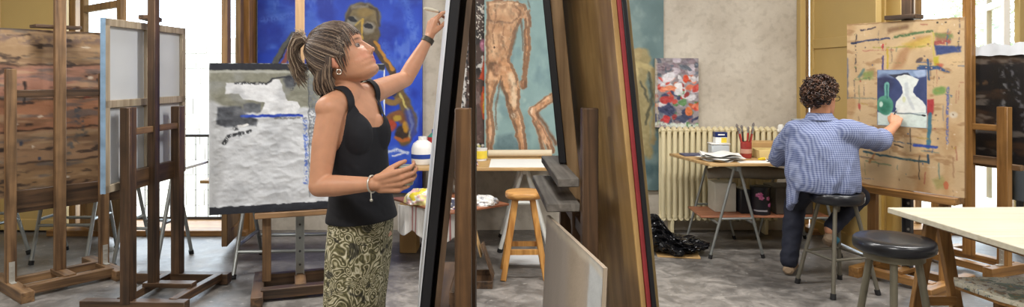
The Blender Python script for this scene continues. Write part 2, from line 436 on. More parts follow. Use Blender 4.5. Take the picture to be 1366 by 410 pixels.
f.build('window_frame', M['frame_brown'], win1, bevel=0.004)
MB().box(LX0-0.05, LX1+0.05, 5.95, 6.5, 0.0, 0.05).build('threshold', M['honey_wood_x'], win1, bevel=0.004)
leaf(win1, 'casement', (-3.92, 6.16), (-3.2, 5.56), 0.06, 2.85, M['frame_brown'], transoms=(2.02,), panel_z=0.55)
leaf(win1, 'casement', (-2.40, 5.98), (-2.285, 5.36), 0.06, 2.85, M['frame_brown'], transoms=(2.3,), panel_z=0.55, sw=0.13)
leaf(win1, 'shutter', (-4.72, 6.13), (-4.02, 6.10), 0.02, 2.9, M['ochre_paint'], glazed=False, panel_z=1.2)
leaf(win1, 'shutter', (-5.45, 6.13), (-4.76, 6.13), 0.02, 2.9, M['ochre_paint'], glazed=False, panel_z=1.2)
MB().box(-2.43, -2.345, 6.02, 6.195, 0.02, 2.95).build('shutter', M['honey_wood'], win1, bevel=0.004)
win2 = thing('window_2', 'wide tall window on the right with ochre folding shutters', None, (3.7, YW, 0), kind='structure')
f = MB()
for x in (RX0+0.03, 3.75, RX1-0.03): f.box(x-0.03, x+0.03, YW+0.02, YW+0.13, 0.05, DZ)
f.box(RX0, RX1, YW, YW+0.13, DZ-0.06, DZ)
f.build('window_frame', M['frame_brown'], win2, bevel=0.004)
MB().box(RX0-0.02, RX1+0.05, 6.0, 6.5, 0.0, 0.05).build('threshold', M['honey_wood_x'], win2, bevel=0.004)
MB().box(2.615, 2.665, 6.12, 6.2, 0.0, 2.95).build('shutter', M['ochre_paint'], win2, bevel=0.004)
leaf(win2, 'shutter', (2.74, 6.16), (2.80, 5.15), 0.02, 2.9, M['ochre_paint'], glazed=False, panel_z=1.70, sw=0.06)
leaf(win2, 'shutter', (2.92, 5.32), (2.97, 5.12), 0.02, 2.9, M['ochre_paint'], glazed=False, panel_z=1.70, sw=0.05)
leaf(win2, 'casement', (4.31, 6.12), (4.0, 5.45), 0.06, 2.85, M['frame_white'], transoms=(2.03,), panel_z=0.28)
leaf(win2, 'shutter', (4.13, 5.52), (4.62, 5.72), 0.02, 2.9, M['ochre_paint'], glazed=False, panel_z=1.2)
f = MB(); f.box(3.02, 3.09, YW-0.01, YW+0.03, 0.05, DZ-0.06); f.build('mullion', M['ochre_paint'], win2)
# ------------------------------------------------------------------ outside
rl = thing('balcony_railing', 'thin black iron railing outside the tall left window', 'railing', (-3.2, 6.42, 0))
MB().box(LX0, LX1, 6.405, 6.435, 0.835, 0.86).build('top_rail', M['iron'], rl)
MB().box(LX0, LX1, 6.41, 6.43, 0.05, 0.075).build('bottom_rail', M['iron'], rl)
for i in range(13):
    x = LX0+0.09+i*0.12
    MB().tube([(x, 6.42, 0.06), (x, 6.42, 0.85)], 0.0042, 8).build('baluster', M['iron'], rl)
M['stone'] = plain('pale_stone', (176, 172, 162), 0.9, var=0.22, scale=3.2, bump=0.5)
M['foliage'] = plain('foliage', (150, 162, 122), 0.6, var=0.25, scale=3)
M['bark'] = plain('bark', (96, 80, 62), 0.9, var=0.2)
g = MB().box(-15, -4.2, 12.67, 13.1, -1.6, 2.1)
for r in range(13):
    x = -15.0+(r % 2)*0.25
    while x < -4.2:
        L = random.uniform(0.3, 0.7); g.box(x, x+L-0.012, 12.645+random.uniform(-0.008, 0.008), 12.8, -1.6+r*0.285, -1.6+r*0.285+0.275); x += L
o = g.build('garden_wall', M['stone'], None, bevel=0.004); tag(o, 'pale sunlit stone wall seen through the left window', 'wall')
gr = MB().box(-16, 18, 6.5, 26, -1.75, -1.6).build('garden_ground', plain('garden_earth', (196, 190, 172), 0.9, var=0.15, scale=1.5), None); gr['kind'] = 'structure'
def tree(x, y, h, r, label, seed, n=1500):
    rnd = random.Random(seed)
    t = thing('tree', label, 'tree', (x, y, -1.6), group=None)
    MB().tube([(x, y, -1.6), (x+0.1, y, -0.4), (x, y+0.1, h*0.5)], [0.16, 0.12, 0.07], 10).build('trunk', M['bark'], t)
    lf = MB()
    for i in range(n):
        a = rnd.uniform(0, 2*PI); e = rnd.uniform(-1, 1); q = rnd.uniform(0.35, 1)**0.5
        c = Vector((x+r*q*math.cos(a)*math.sqrt(1-e*e), y+r*q*math.sin(a)*math.sqrt(1-e*e), h*0.55+e*r*q*1.25))
        s = rnd.uniform(0.06, 0.13); d1 = Vector((rnd.gauss(0, 1), rnd.gauss(0, 1), rnd.gauss(0, 1))).normalized(); d2 = d1.orthogonal().normalized()
        lf.add([c-d1*s, c+d2*s*0.5, c+d1*s, c-d2*s*0.5], [(0, 1, 2, 3)])
    lf.build('crown', M['foliage'], t, fix=False, smooth=False)
tree(10.0, 13.4, 3.6, 1.7, 'leafy green tree seen through the right window pane', 3, 2600)
tree(8.3, 15.2, .6, .85, 'low bushy tree outside behind the painted easel board', 4, 1300)
# ------------------------------------------------------------------ camera, light
cam = bpy.data.cameras.new('camera'); co = bpy.data.objects.new('camera', cam); C.objects.link(co)
co.location = (0, 0, EYE); co.rotation_euler = (PI/2, 0, 0)
cam.sensor_fit = 'HORIZONTAL'; cam.sensor_width = 36; cam.lens = 36*FPX/1366; cam.shift_x = 0.0; cam.shift_y = -(205-V0)/1366
cam.clip_start = 0.05
bpy.context.scene.camera = co
wd = bpy.data.worlds.new('world'); bpy.context.scene.world = wd; wd.use_nodes = True
bg = wd.node_tree.nodes['Background']; bg.inputs['Color'].default_value = (0.76, 0.88, 1.0, 1); bg.inputs['Strength'].default_value = 6.5
def area(name, loc, size, energy, color, rot=(0, 0, 0)):
    l = bpy.data.lights.new(name, 'AREA'); l.shape = 'RECTANGLE'; l.size, l.size_y = size; l.energy = energy; l.color = color
    o = bpy.data.objects.new(name, l); C.objects.link(o); o.location = loc; o.rotation_euler = rot; return o
for i, (x, y) in enumerate(((-3.2, 0.6), (0, 0.2), (3.2, 0.6), (-2.6, 3.6), (0.3, 3.9), (2.9, 3.6))):
    area('added_ceiling_fill', (x, y, 3.42), (1.5, 0.35), 84, (1.0, 0.975, 0.94))  # unseen fill lights added below the ceiling to brighten the interior
s = bpy.data.lights.new('sun', 'SUN'); s.energy = 3.0; s.angle = 0.02; s.color = (1, 0.95, 0.86)
so = bpy.data.objects.new('sun', s); C.objects.link(so); so.rotation_euler = (math.radians(38), math.radians(-20), 0)
sc = bpy.context.scene
sc.view_settings.view_transform = 'Standard'; sc.view_settings.look = 'None'; sc.view_settings.gamma = 1; sc.view_settings.exposure = 0.0
sc.view_settings.use_curve_mapping = False
# ------------------------------------------------------------------ easels
def spec(root, items):
    for it in items:
        name, p0, p1, w, d, mat = it[:6]
        lab = it[6] if len(it) > 6 else None
        MB().beam(p0, p1, w, d).build(name, M[mat], root, bevel=0.003, local=True, label=lab)
def hinge(root, x, y, z0):
    m = MB(); m.box(x-0.016, x+0.016, y-0.004, y, z0, z0+0.13)
    for k in (0.03, 0.065, 0.1): m.tube([(x, y-0.003, z0+k), (x, y-0.008, z0+k)], 0.006, 8)
    m.box(x-0.016, x+0.016, y-0.05, y, z0-0.004, z0)
    m.build('hinge_plate', M['hinge'], root, local=True, label='pale metal hinge plate')
# --- easel with the weathered board, far left
eA = thing('studio_easel', 'brown studio easel at far left in front of the weathered board', 'easel', (-3.12, 4.65, 0), math.radians(52))
spec(eA, [
    ('upright', (-.28, 0, .06), (-.28, 0, 1.47), .058, .05, 'old_wood'),
    ('upright', (.28, 0, .06), (.28, 0, 1.44), .058, .05, 'old_wood'),
    ('mast', (0, -.01, .09), (0, -.01, 2.35), .066, .045, 'old_wood'),
    ('crossbar', (-.25, .01, 1.305), (.25, .01, 1.305), .05, .03, 'dark_wood_x'),
    ('lower_rail', (-.30, .045, .585), (.42, .045, .585), .15, .03, 'dark_wood_x'),
    ('foot_rail', (-.28, -.33, .035), (-.28, .3, .035), .07, .075, 'old_wood_y'),
    ('foot_rail', (.28, -.30, .035), (.28, .3, .035), .07, .075, 'old_wood_y'),
    ('base_bar', (-.26, -.2, .05), (.26, -.2, .05), .06, .06, 'old_wood_x'),
    ('base_bar', (-.26, .07, .05), (.26, .07, .05), .05, .05, 'old_wood_x'),
    ('base_block', (0, -.2, .075), (0, .06, .075), .03, .075, 'old_wood_y'),
    ('clamp', (-.14, .06, 1.762), (.14, .06, 1.762), .022, .12, 'dark_wood_x')])
hinge(eA, -.28, -.026, .075); hinge(eA, .28, -.026, .075)
# weathered board
p = Paint(0, 0, 104, 112, 0.75, (158, 126, 92), 11, 26, 0.05, 1.5, sx=0.35, sy=1.4)
rA = random.Random(5)
for k in range(5):
    y = k*23+rA.uniform(-2, 2)
    p.poly([(0, y), (104, y), (104, y+22), (0, y+22)], (rA.randint(130, 172), rA.randint(100, 130), rA.randint(70, 96)), 0.45, 2)
    p.stroke([(0, y), (104, y+rA.uniform(-1, 1))], 1.1, (48, 32, 24), 0.9)
p.blot((104, 76, 54), 0.13, 0.52, 0.5, 0.3, 1.8, 7, 1)
p.blot((190, 160, 124), 0.15, 0.54, 0.6, 0.3, 1.6, 7, 2)
p.blot((84, 84, 88), 0.12, 0.62, 0.6, 0.5, 2.0, 8, 3)
p.blot((48, 36, 32), 0.2, 0.66, 0.75, 0.5, 1.4, 12, 4)
p.stroke([(0, 8), (104, 6)], 5, (92, 76, 84), 0.5, 3, 0.4)
for k in range(26):
    x, y = rA.uniform(0, 104), rA.uniform(8, 110); p.ell(x, y, rA.uniform(.8, 2.6), rA.uniform(.6, 1.6), rA.choice([(40, 28, 24), (52, 62, 84), (210, 196, 176), (110, 48, 36)]), 0.85, 0.5)
p.ell(38, 62, 4, 3, (42, 36, 38), 0.9, 0.5); p.stroke([(58, 36), (58, 50)], 1.2, (30, 22, 20)); p.stroke([(70, 40), (98, 40)], .8, (60, 40, 30), .7)
p.stroke([(84, 56), (88, 72), (80, 84)], 5, (58, 70, 82), 0.6, 2, 0.45)
bA = thing('drawing_board', 'large weathered plank board with stains on the far left easel', 'board', (-3.17-.02, 4.69+.02, 0), math.radians(57.6))
painted_slab('board', p, -.87, .42, .60, 1.745, .085, .03, (96, 70, 46), M['col_rough'], bA).build('plank_panel', M['col_rough'], bA, colors=True, local=True, fix=False, ang=30)
MB().box(-.87, .42, .115, .14, .74, .80).box(-.87, .42, .115, .14, 1.55, 1.61).build('batten', M['old_wood_x'], bA, local=True)
# --- easel with the reversed canvas
eB = thing('studio_easel', 'dark brown easel holding the back-turned canvas before the bright window', 'easel', (-2.30, 4.32, 0), math.radians(88))
spec(eB, [
    ('upright', (-.26, 0, .06), (-.26, 0, 1.235), .076, .06, 'dark_wood'),
    ('upright', (.30, 0, .06), (.30, 0, 1.215), .07, .06, 'dark_wood'),
    ('mast', (0, -.005, .08), (0, -.005, 2.4), .058, .05, 'dark_wood'),
    ('crossbar', (-.24, -.005, 1.085), (.28, -.005, 1.085), .04, .03, 'old_wood_x'),
    ('lower_rail', (-.25, .03, .785), (.32, .03, .785), .115, .045, 'dark_wood_x'),
    ('foot_rail', (.30, -.36, .04), (.30, .28, .04), .07, .07, 'dark_wood_y'),
    ('foot_rail', (-.26, -.36, .04), (-.26, .28, .04), .07, .07, 'dark_wood_y'),
    ('base_bar', (-.24, -.26, .055), (.28, -.30, .055), .05, .05, 'dark_wood_x'),
    ('base_bar', (-.24, .06, .055), (.28, .06, .055), .05, .05, 'dark_wood_x'),
    ('base_block', (0, -.27, .09), (0, .05, .09), .03, .07, 'dark_wood_y'),
    ('clamp', (-.02, .045, 1.80), (.12, .045, 1.79), .03, .08, 'dark_wood_x')])
cB = thing('canvas', 'large blank canvas seen from behind with pale stretcher bars', 'canvas', (-2.375, 4.34, 0), math.radians(88.5))
m = MB(); z0, z1 = .735, 1.765; x0, x1 = -.40, .52
for a, b, c, d in ((x0, x0+.045, z0, z1), (x1-.045, x1, z0, z1), (x0, x1, z0, z0+.045), (x0, x1, z1-.045, z1), (x0, x1, 1.235, 1.28), ((x0+x1)/2-.03, (x0+x1)/2+.03, z0, z1)):
    m.box(a, b, -.012, .012, c, d)
m.build('stretcher', wood('stretcher_grey', (150, 132, 110), (196, 182, 158), 'z', .6, .2), cB, bevel=.002, local=True)
m = MB(); m.box(x0-.003, x1+.003, .0125, .0165, z0-.003, z1+.003)
m.build('canvas_cloth', plain('raw_canvas', (204, 208, 212), .75, var=.05, scale=5), cB, local=True)
m = MB(lin((90, 130, 170)))
m.box(x0-.006, x0-.0005, -.013, .016, z0, z1)
ed = m.build('painted_edge', plain('edge_blue', (132, 160, 186), .6, var=.5, scale=9), cB, local=True, label='canvas edge smeared with blue and white paint')
# --- central easel, back view of a front-facing one
eC = thing('studio_easel', 'dark wooden easel standing under the grey and white abstract canvas', 'easel', (-1.42, 4.52, 0), math.radians(18.6))
spec(eC, [
    ('upright', (-.21, .0, .07), (-.21, .0, .50), .055, .05, 'old_wood'),
    ('upright', (.21, .0, .07), (.21, .0, .50), .055, .05, 'old_wood'),
    ('mast', (0, .035, .52), (0, .035, 2.4), .06, .035, 'pale_wood', 'pale new wood mast'),
    ('tray', (-.28, -.075, .525), (.30, -.075, .525), .035, .13, 'old_wood_x'),
    ('foot_rail', (-.26, -.34, .035), (-.26, .24, .035), .07, .07, 'dark_wood_y'),
    ('foot_rail', (.26, -.34, .035), (.26, .24, .035), .07, .07, 'dark_wood_y'),
    ('base_bar', (-.24, -.2, .05), (.24, -.2, .05), .06, .07, 'dark_wood_x'),
    ('base_bar', (-.24, .06, .06), (.24, .06, .06), .08, .05, 'dark_wood_x'),
    ('base_block', (0, -.18, .07), (0, .05, .07), .03, .07, 'old_wood_y')])
m = MB(); m.box(-.028, -.022, .0, .04, .09, .51).box(.022, .028, .0, .04, .09, .51).box(-.028, .028, .034, .04, .09, .51)
for z in (.15, .24, .33, .42): m.box(-.006, .006, .030, .035, z, z+.02, col=None)
m.build('mast_rail', M['steel'], eC, local=True, label='steel channel with holes')
m = MB()
for z in (.15, .24, .33, .42): m.tube([(0, .034, z), (0, .029, z)], .008, 10)
m.build('rail_holes', M['iron'], eC, local=True)
k = 3.903
q = lambda L: [(270+a/k, 100+b/k) for a, b in L]
p = Paint(279, 85, 513, 287, 1.0, (206, 209, 213), 21, 12, 0.05, 1.6)
p.poly([(279, 90), (513, 90), (513, 148), (470, 152), (400, 146), (330, 150), (296, 142), (279, 135)], (134, 134, 120), 1, 4)
p.poly([(279, 130), (292, 142), (300, 180), (296, 240), (279, 287)], (176, 178, 180), .8, 8)
p.stroke([(279, 96), (420, 97)], 3, (190, 192, 186), .7, 2)
p.poly(q([(115, 42), (330, 48), (352, 26), (385, 30), (405, 90), (425, 140), (480, 148), (492, 178), (470, 205), (380, 212), (285, 212), (312, 150), (200, 132), (182, 100), (115, 102)]), (226, 228, 231), 1, 1.2)
p.poly(q([(75, 170), (190, 165), (215, 210), (275, 240), (270, 272), (110, 275), (70, 255)]), (70, 73, 80), .95, 3, 22)
p.poly(q([(200, 155), (290, 152), (285, 200), (205, 205)]), (92, 96, 104), .9, 2, 22)
p.ell(382, 110, 8, 9, (58, 62, 70), .9, .5); p.stroke(q([(320, 50), (350, 22), (395, 18), (440, 12)]), 2.6, (44, 46, 54))
p.stroke(q([(165, 45), (320, 48)]), 3.4, (40, 42, 48), .9, 1.5, .35); p.stroke(q([(430, 20), (462, 45), (448, 78)]), 5, (40, 44, 54), .9, 2, .35)
p.stroke(q([(195, 220), (330, 222), (440, 218), (500, 222)]), 3.6, (34, 66, 178)); p.stroke(q([(360, 232), (520, 236)]), 3, (80, 78, 74), .7, 2, .3)
p.stroke(q([(105, 360), (130, 328), (235, 300)]), 4.5, (44, 46, 50), .95, 1.5, .3); p.stroke(q([(160, 280), (185, 320)]), 5, (48, 50, 54), .8, 2, .35); p.stroke(q([(180, 272), (225, 268)]), 3, (230, 230, 230))
p.stroke([(412, 108), (413, 200)], 11, (112, 118, 126), .8, 3, .35); p.stroke([(407, 100), (408, 270)], 1, (60, 64, 72), .8)
p.stroke([(402, 162), (404, 205), (403, 250)], 5, (52, 88, 190), .75, 2, .4); p.stroke([(418, 140), (417, 240)], 4, (70, 96, 150), .6, 2, .4)
p.ell(424, 259, 5, 3, (40, 60, 190)); p.stroke([(420, 258), (420, 268)], 2, (60, 50, 120))
p.poly([(494, 95), (513, 95), (513, 190), (500, 200), (492, 150)], (48, 84, 196), .9, 3, 20)
p.blot((150, 153, 158), .035, .55, .4, 1, 1, 5, 4)
p.poly([(279, 85), (513, 85), (513, 94), (279, 94)], (36, 39, 48), 1, .8, 6); p.poly([(279, 277), (513, 277), (513, 288), (279, 288)], (32, 35, 44), 1, .8, 6)
p.stroke([(512.5, 94), (512.5, 278)], 2.2, (232, 232, 230))
rel = (fbm(p.U*.055, p.V*.055, 77, 4)-.5)*.008+np.abs(fbm(p.U*.04+5, p.V*.07, 78, 3)-.5)*.014
rel = rel*np.clip((p.V-100)/60, 0.12, 1)*np.clip((283-p.V)/8, 0, 1)*np.clip((p.U-281)/6, 0, 1)*np.clip((511-p.U)/6, 0, 1)
cC = painted_slab('canvas', p, -.548, .548, .547, 1.505, -.115, .03, (36, 39, 48), M['col'], relief=rel)
rC = thing('abstract_canvas', 'grey and white crumpled abstract canvas with black bands and blue strokes', 'painting', (-1.42, 4.52, 0), math.radians(18.6))
cC.build('painted_cloth', M['col'], rC, colors=True, local=True, fix=False, ang=60)
m = MB()
for a, b, c, d in ((-.548, -.5, .547, 1.505), (.5, .548, .547, 1.505), (-.548, .548, .547, .6), (-.548, .548, 1.45, 1.505)): m.box(a, b, -.085, -.075, c, d)
m.build('stretcher', M['pale_wood'], rC, local=True)
# --- the easel the woman paints at, seen edge-on
eD = thing('studio_easel', 'brown easel with a stout square post between the woman and the canvases', 'easel', (-.165, 2.55, 0), math.radians(90))
spec(eD, [
    ('upright', (-.26, 0, .06), (-.26, 0, 1.322), .056, .055, 'mid_wood'),
    ('upright', (.30, 0, .06), (.30, 0, 1.30), .05, .03, 'dark_wood'),
    ('mast', (.22, -.003, .08), (.22, -.003, 2.4), .05, .026, 'dark_wood'),
    ('crossbar', (-.25, .03, .66), (.30, .03, .66), .07, .04, 'dark_wood_x'),
    ('tray', (-.26, .1, .50), (.75, .1, .50), .035, .16, 'dark_wood_x'),
    ('tray_arm', (-.20, .0, .455), (-.20, .2, .455), .06, .035, 'dark_wood_y'),
    ('tray_arm', (.25, .0, .455), (.25, .2, .455), .06, .035, 'dark_wood_y'),
    ('foot_rail', (-.26, -.2, .04), (-.26, .34, .04), .07, .07, 'dark_wood_y'),
    ('foot_rail', (.30, -.2, .04), (.30, .34, .04), .07, .07, 'dark_wood_y'),
    ('base_bar', (-.24, .2, .06), (.28, .2, .06), .05, .05, 'dark_wood_x'),
    ('base_bar', (-.24, -.2, .06), (.28, -.2, .06), .05, .05, 'dark_wood_x')])
def lean_slab(mb, pn, pf, z0, z1, lean, t, col=None):
    """upright slab: plan points at mid height pn (near) and pf (far) of its left face, thickness to the right, top leaning right by lean (m per m)"""
    pn = Vector((*pn, 0)); pf = Vector((*pf, 0)); d = (pf-pn).normalized(); n = Vector((d.y, -d.x, 0)); zm = EYE
    vs = []
    for p_ in (pn, pf):
        for z in (z0, z1):
            o = n*lean*(z-zm)+Vector((0, 0, z)); vs += [p_+o, p_+n*t+o]
    return mb.add(vs, [(0, 2, 3, 1), (4, 5, 7, 6), (0, 4, 6, 2), (1, 3, 7, 5), (0, 1, 5, 4), (2, 6, 7, 3)], col)
cD = thing('canvas', 'black-edged canvas seen almost edge-on that the woman is painting', 'painting', (-.30, 2.8, .52), 0)
lean_slab(MB(), (-.243, 2.38), (-.345, 3.2), .52, 2.1, .098, .036).build('canvas_body', M['black_paint'], cD, bevel=.003)
lean_slab(MB(), (-.2465, 2.377), (-.3485, 3.203), .52, 2.1, .098, .003).build('painted_face', plain('white_ground', (222, 226, 230), .55, var=.12, scale=6), cD, label='white painted front face')
bD = lean_slab(MB(), (-.191, 2.44), (-.264, 2.95), .525, 2.05, .105, .02).build('backing_board', wood('backing', (84, 66, 50), (128, 102, 78), 'z', .6, .3), None)
tag(bD, 'narrow brown backing board leaning behind the black-edged canvas', 'board')
# --- right centre easel stacked with tall boards
eE = thing('studio_easel', 'dark easel with two dusty trays carrying the stack of tall boards', 'easel', (.25, 2.62, 0), math.radians(92.5))
M['mast_light'] = wood('mast_light', (134, 104, 70), (180, 148, 108), 'z', .5, .2)
M['grey_dust'] = wood('dusty_wood', (92, 86, 80), (140, 134, 126), 'x', .7, .3)
spec(eE, [
    ('upright', (-.32, 0, .06), (-.32, 0, 1.322), .05, .055, 'dark_wood'),
    ('upright', (.34, 0, .06), (.34, 0, 1.285), .05, .05, 'dark_wood'),
    ('mast', (.14, -.098, .08), (.14, .131, 2.4), .05, .05, 'mast_light', 'light brown mast tilted forward'),
    ('crossbar', (-.30, .0, .88), (.32, .0, .88), .05, .03, 'dark_wood_x'),
    ('crossbar', (-.30, .0, .42), (.32, .0, .42), .06, .03, 'dark_wood_x'),
    ('tray', (-.31, .07, 1.065), (.33, .07, 1.065), .03, .075, 'grey_dust'),
    ('tray', (-.31, .088, .98), (.33, .088, .98), .03, .115, 'grey_dust'),
    ('brace', (-.05, .01, .45), (-.05, .01, .96), .035, .03, 'dark_wood'),
    ('foot_rail', (-.32, -.16, .04), (-.32, .06, .04), .07, .07, 'dark_wood_y'),
    ('foot_rail', (.34, -.06, .04), (.34, .40, .04), .07, .07, 'dark_wood_y'),
    ('base_bar', (-.30, -.08, .06), (.32, -.08, .06), .05, .05, 'dark_wood_x')])
cE = lean_slab(MB(), (.150, 2.66), (.186, 3.18), 1.085, 2.15, -.10, .03).build('canvas', M['black_paint'], None, bevel=.003)
tag(cE, 'black canvas on the upper tray of the dusty easel, seen edge-on', 'canvas')
M['plank'] = wood('plank_brown', (158, 122, 72), (206, 170, 112), 'z', .36, .6, .5, staincol=(120, 86, 50))
sb = lean_slab(MB(), (.338, 2.15), (.245, 3.06), .0, 2.3, -.10, .018).build('tall_board', M['plank'], None, bevel=.002)
tag(sb, 'broad tall brown plywood board, frontmost of the leaning stack', 'board')
sb = lean_slab(MB(), (.357, 2.145), (.268, 3.06), .0, 2.3, -.10, .013).build('tall_board', plain('red_edge', (150, 50, 54), .6, var=.2), None)
tag(sb, 'thin red-edged board, second in the leaning stack', 'board')
sb = lean_slab(MB(), (.371, 2.14), (.283, 3.06), .0, 2.25, -.10, .016).build('tall_board', M['black_paint'], None, bevel=.002)
tag(sb, 'black-edged tall board, third in the leaning stack', 'board')
sb = lean_slab(MB(), (.388, 2.17), (.301, 3.06), .0, 2.25, -.10, .013).build('tall_board', wood('olive_board', (96, 78, 44), (150, 126, 80), 'z', .6, .3), None, bevel=.002)
tag(sb, 'olive-tan board at the back of the leaning stack', 'board')
# pale plywood sheet leaning on the easel
p = Paint(724, 288, 808, 420, .9, (166, 156, 146), 31, 14, .04, 1.5, sx=2, sy=.5)
p.poly([(764, 288), (790, 288), (790, 420), (770, 420)], (178, 160, 136), .6, 9); p.poly([(724, 340), (760, 350), (760, 420), (724, 420)], (148, 142, 140), .6, 10)
p.poly([(793, 288), (808, 288), (808, 356), (797, 372), (791, 344)], (198, 203, 204), .9, 2); p.poly([(797, 372), (808, 360), (808, 420), (797, 420)], (186, 160, 130), .9, 2)
p.stroke([(795, 362), (792, 384), (794, 420)], 1.6, (54, 52, 56), .9); p.ell(752, 338, 3, 7, (196, 198, 200), .8); p.stroke([(724, 290), (808, 290)], 3, (206, 196, 176), .7, 2)
pl = thing('plywood_sheet', 'pale stained plywood sheet leaning in front of the stacked boards', 'board', (.185, 2.07, 0), math.radians(-80.2))
ps = painted_slab('sheet', p, -.33, .33, 0, .936, -.006, .012, (176, 160, 140), M['col'])
sh = Matrix.Rotation(-.045, 4, 'X'); ps.v = [tuple(sh @ (Vector(v)-Vector((0, 0, .93)))+Vector((0, 0, .93))) for v in ps.v]
ps.build('sheet', M['col'], pl, colors=True, local=True, fix=False, ang=30)
# --- the man's easel and its painted board
eF = thing('studio_easel', 'wooden easel carrying the paint-marked board before the seated person', 'easel', (2.735, 4.665, 0), math.radians(-57))
spec(eF, [
    ('upright', (-.24, 0, .06), (-.24, 0, .60), .06, .05, 'honey_wood'),
    ('upright', (.24, 0, .06), (.24, 0, .60), .06, .05, 'honey_wood'),
    ('mast', (0, .0, .60), (0, .0, 2.35), .066, .04, 'dark_wood', 'dark mast'),
    ('tray', (-.40, -.075, .618), (.36, -.075, .618), .045, .13, 'honey_wood_x'),
    ('foot_rail', (-.26, -.22, .035), (-.26, .3, .035), .07, .07, 'honey_wood_y'),
    ('foot_rail', (.26, -.30, .035), (.26, .3, .035), .07, .07, 'honey_wood_y'),
    ('base_bar', (-.24, -.14, .05), (.24, -.14, .05), .05, .06, 'honey_wood_x'),
    ('base_bar', (-.24, .1, .05), (.24, .1, .05), .05, .06, 'honey_wood_x'),
    ('base_block', (0, -.14, .085), (0, .1, .085), .03, .07, 'honey_wood_y'),
    ('clamp', (-.10, -.05, 1.825), (.10, -.05, 1.825), .03, .13, 'dark_wood_x')])
m = MB(); m.box(-.03, -.023, -.02, .02, .1, .6).box(.023, .03, -.02, .02, .1, .6).box(-.03, .03, .014, .02, .1, .6)
m.build('mast_rail', M['iron'], eF, local=True, label='dark steel channel with holes')
m = MB()
for z in (.18, .27, .36, .45, .54): m.tube([(0, .014, z), (0, .008, z)], .009, 10)
m.build('rail_holes', M['hinge'], eF, local=True)
k = 3.903
q1 = lambda L: [(1016+a/k, b/k) for a, b in L]
q2 = lambda L: [(1016+a/k, 100+b/k) for a, b in L]
q3 = lambda L: [(1016+a/k, 205+b/k) for a, b in L]
p = Paint(1131, 26, 1288, 255,   .85, (198, 170, 131), 41, 12, .05, 1.3)
p.blot((170, 130, 84), .03, .55, .6, 1, .6, 6, 1); p.blot((214, 184, 138), .05, .6, .6, 1, 1, 6, 2); p.blot((150, 112, 74), .09, .64, .6, .5, 1.5, 9, 3)
p.poly(q1([(740, 270), (830, 190), (900, 190), (800, 260), (760, 350), (700, 370)]), (160, 112, 74), .6, 6)
p.stroke(q1([(475, 212), (560, 200), (690, 190)]), 2.2, (38, 50, 92), .95, 1, .2); p.stroke(q1([(720, 185), (860, 168), (910, 165)]), 3.4, (70, 104, 62), .9, 1.5, .25)
p.stroke(q1([(530, 140), (615, 130)]), 2, (44, 38, 60), .9, 1, .3); p.stroke(q1([(690, 150), (780, 135)]), 6, (120, 86, 58), .7, 4)
p.stroke(q1([(505, 160), (500, 240), (500, 370)]), 1.8, (50, 44, 48), .9, 1, .42); p.stroke(q1([(480, 210), (505, 212)]), 2.6, (30, 40, 70))
p.poly(q1([(920, 180), (1000, 172), (1000, 215), (930, 222)]), (146, 96, 74), .8, 4); p.poly(q1([(918, 215), (930, 235), (1048, 245), (1045, 275), (930, 288)]), (50, 66, 118), .95, 2, 18)
p.stroke(q1([(930, 185), (1000, 195)]), 6, (104, 128, 70), .75, 3, .3); p.stroke(q1([(925, 225), (990, 218)]), 5, (150, 62, 58), .8, 2, .3)
p.poly(q1([(915, 295), (945, 295), (940, 345), (918, 345)]), (180, 170, 40), .85, 2); p.poly(q1([(925, 330), (960, 335), (950, 360)]), (176, 74, 54), .8, 3)
p.stroke(q1([(850, 355), (930, 350), (990, 372)]), 7, (36, 68, 122), .9, 2, .25, w1=2); p.stroke(q1([(885, 310), (895, 410)]), 2.5, (40, 74, 120), .9)
p.stroke(q1([(915, 175), (918, 290)]), 2, (196, 180, 90), .8); p.poly(q1([(760, 225), (900, 190), (905, 230), (800, 250)]), (200, 172, 60), .6, 5)
p.stroke(q1([(600, 240), (900, 240)]), 2, (150, 150, 60), .7, 1, .3); p.stroke(q1([(540, 255), (730, 255)]), 1.2, (170, 90, 80), .8, 1, .35); p.ell(1183.5, 60, 1.8, 4, (190, 60, 60), .9)
p.stroke(q1([(655, 285), (655, 360)]), 2.2, (62, 56, 120), .9); p.stroke(q1([(680, 250), (680, 350)]), 2.5, (190, 160, 40), .8); p.ell(1232.5, 80, 5, 3, (78, 62, 62), .85, .4, -.6)
p.poly(q1([(540, 375), (600, 368), (600, 410), (550, 410)]), (110, 140, 70), .7, 4); p.stroke(q1([(520, 400), (545, 360)]), 4, (70, 110, 110), .7, 2)
p.stroke(q1([(450, 300), (450, 400)]), 4, (90, 96, 120), .7, 2); p.stroke(q2([(450, 0), (452, 130)]), 3, (70, 78, 100), .6, 2)
for u in (1256, 1266, 1281): p.ell(u, 31 if u < 1280 else 46, 1.2, 1.2, (60, 50, 44))
p.stroke(q1([(1040, 90), (1035, 260)]), 1.2, (60, 56, 70), .7, 1, .35)
p.stroke(q2([(450, 128), (620, 128)]), 2, (110, 120, 110), .7, 1, .3); p.stroke(q2([(520, 60), (525, 200)]), 1.6, (120, 120, 90), .6); p.ell(1150, 145, 2.2, 4, (170, 60, 56), .8, .5)
p.stroke(q2([(500, 20), (580, 20)]), 4, (90, 120, 70), .7, 2, .3); p.stroke(q2([(490, 30), (495, 120)]), 2, (70, 66, 70), .6, 1, .3)
p.poly(q2([(875, 125), (920, 120), (915, 200), (872, 205)]), (166, 44, 52), .92, 2); p.stroke(q2([(900, 200), (890, 370)]), 5, (52, 108, 132), .9, 1.5); p.stroke(q2([(985, 60), (982, 340)]), 3, (84, 96, 158), .85, 1.2, .3)
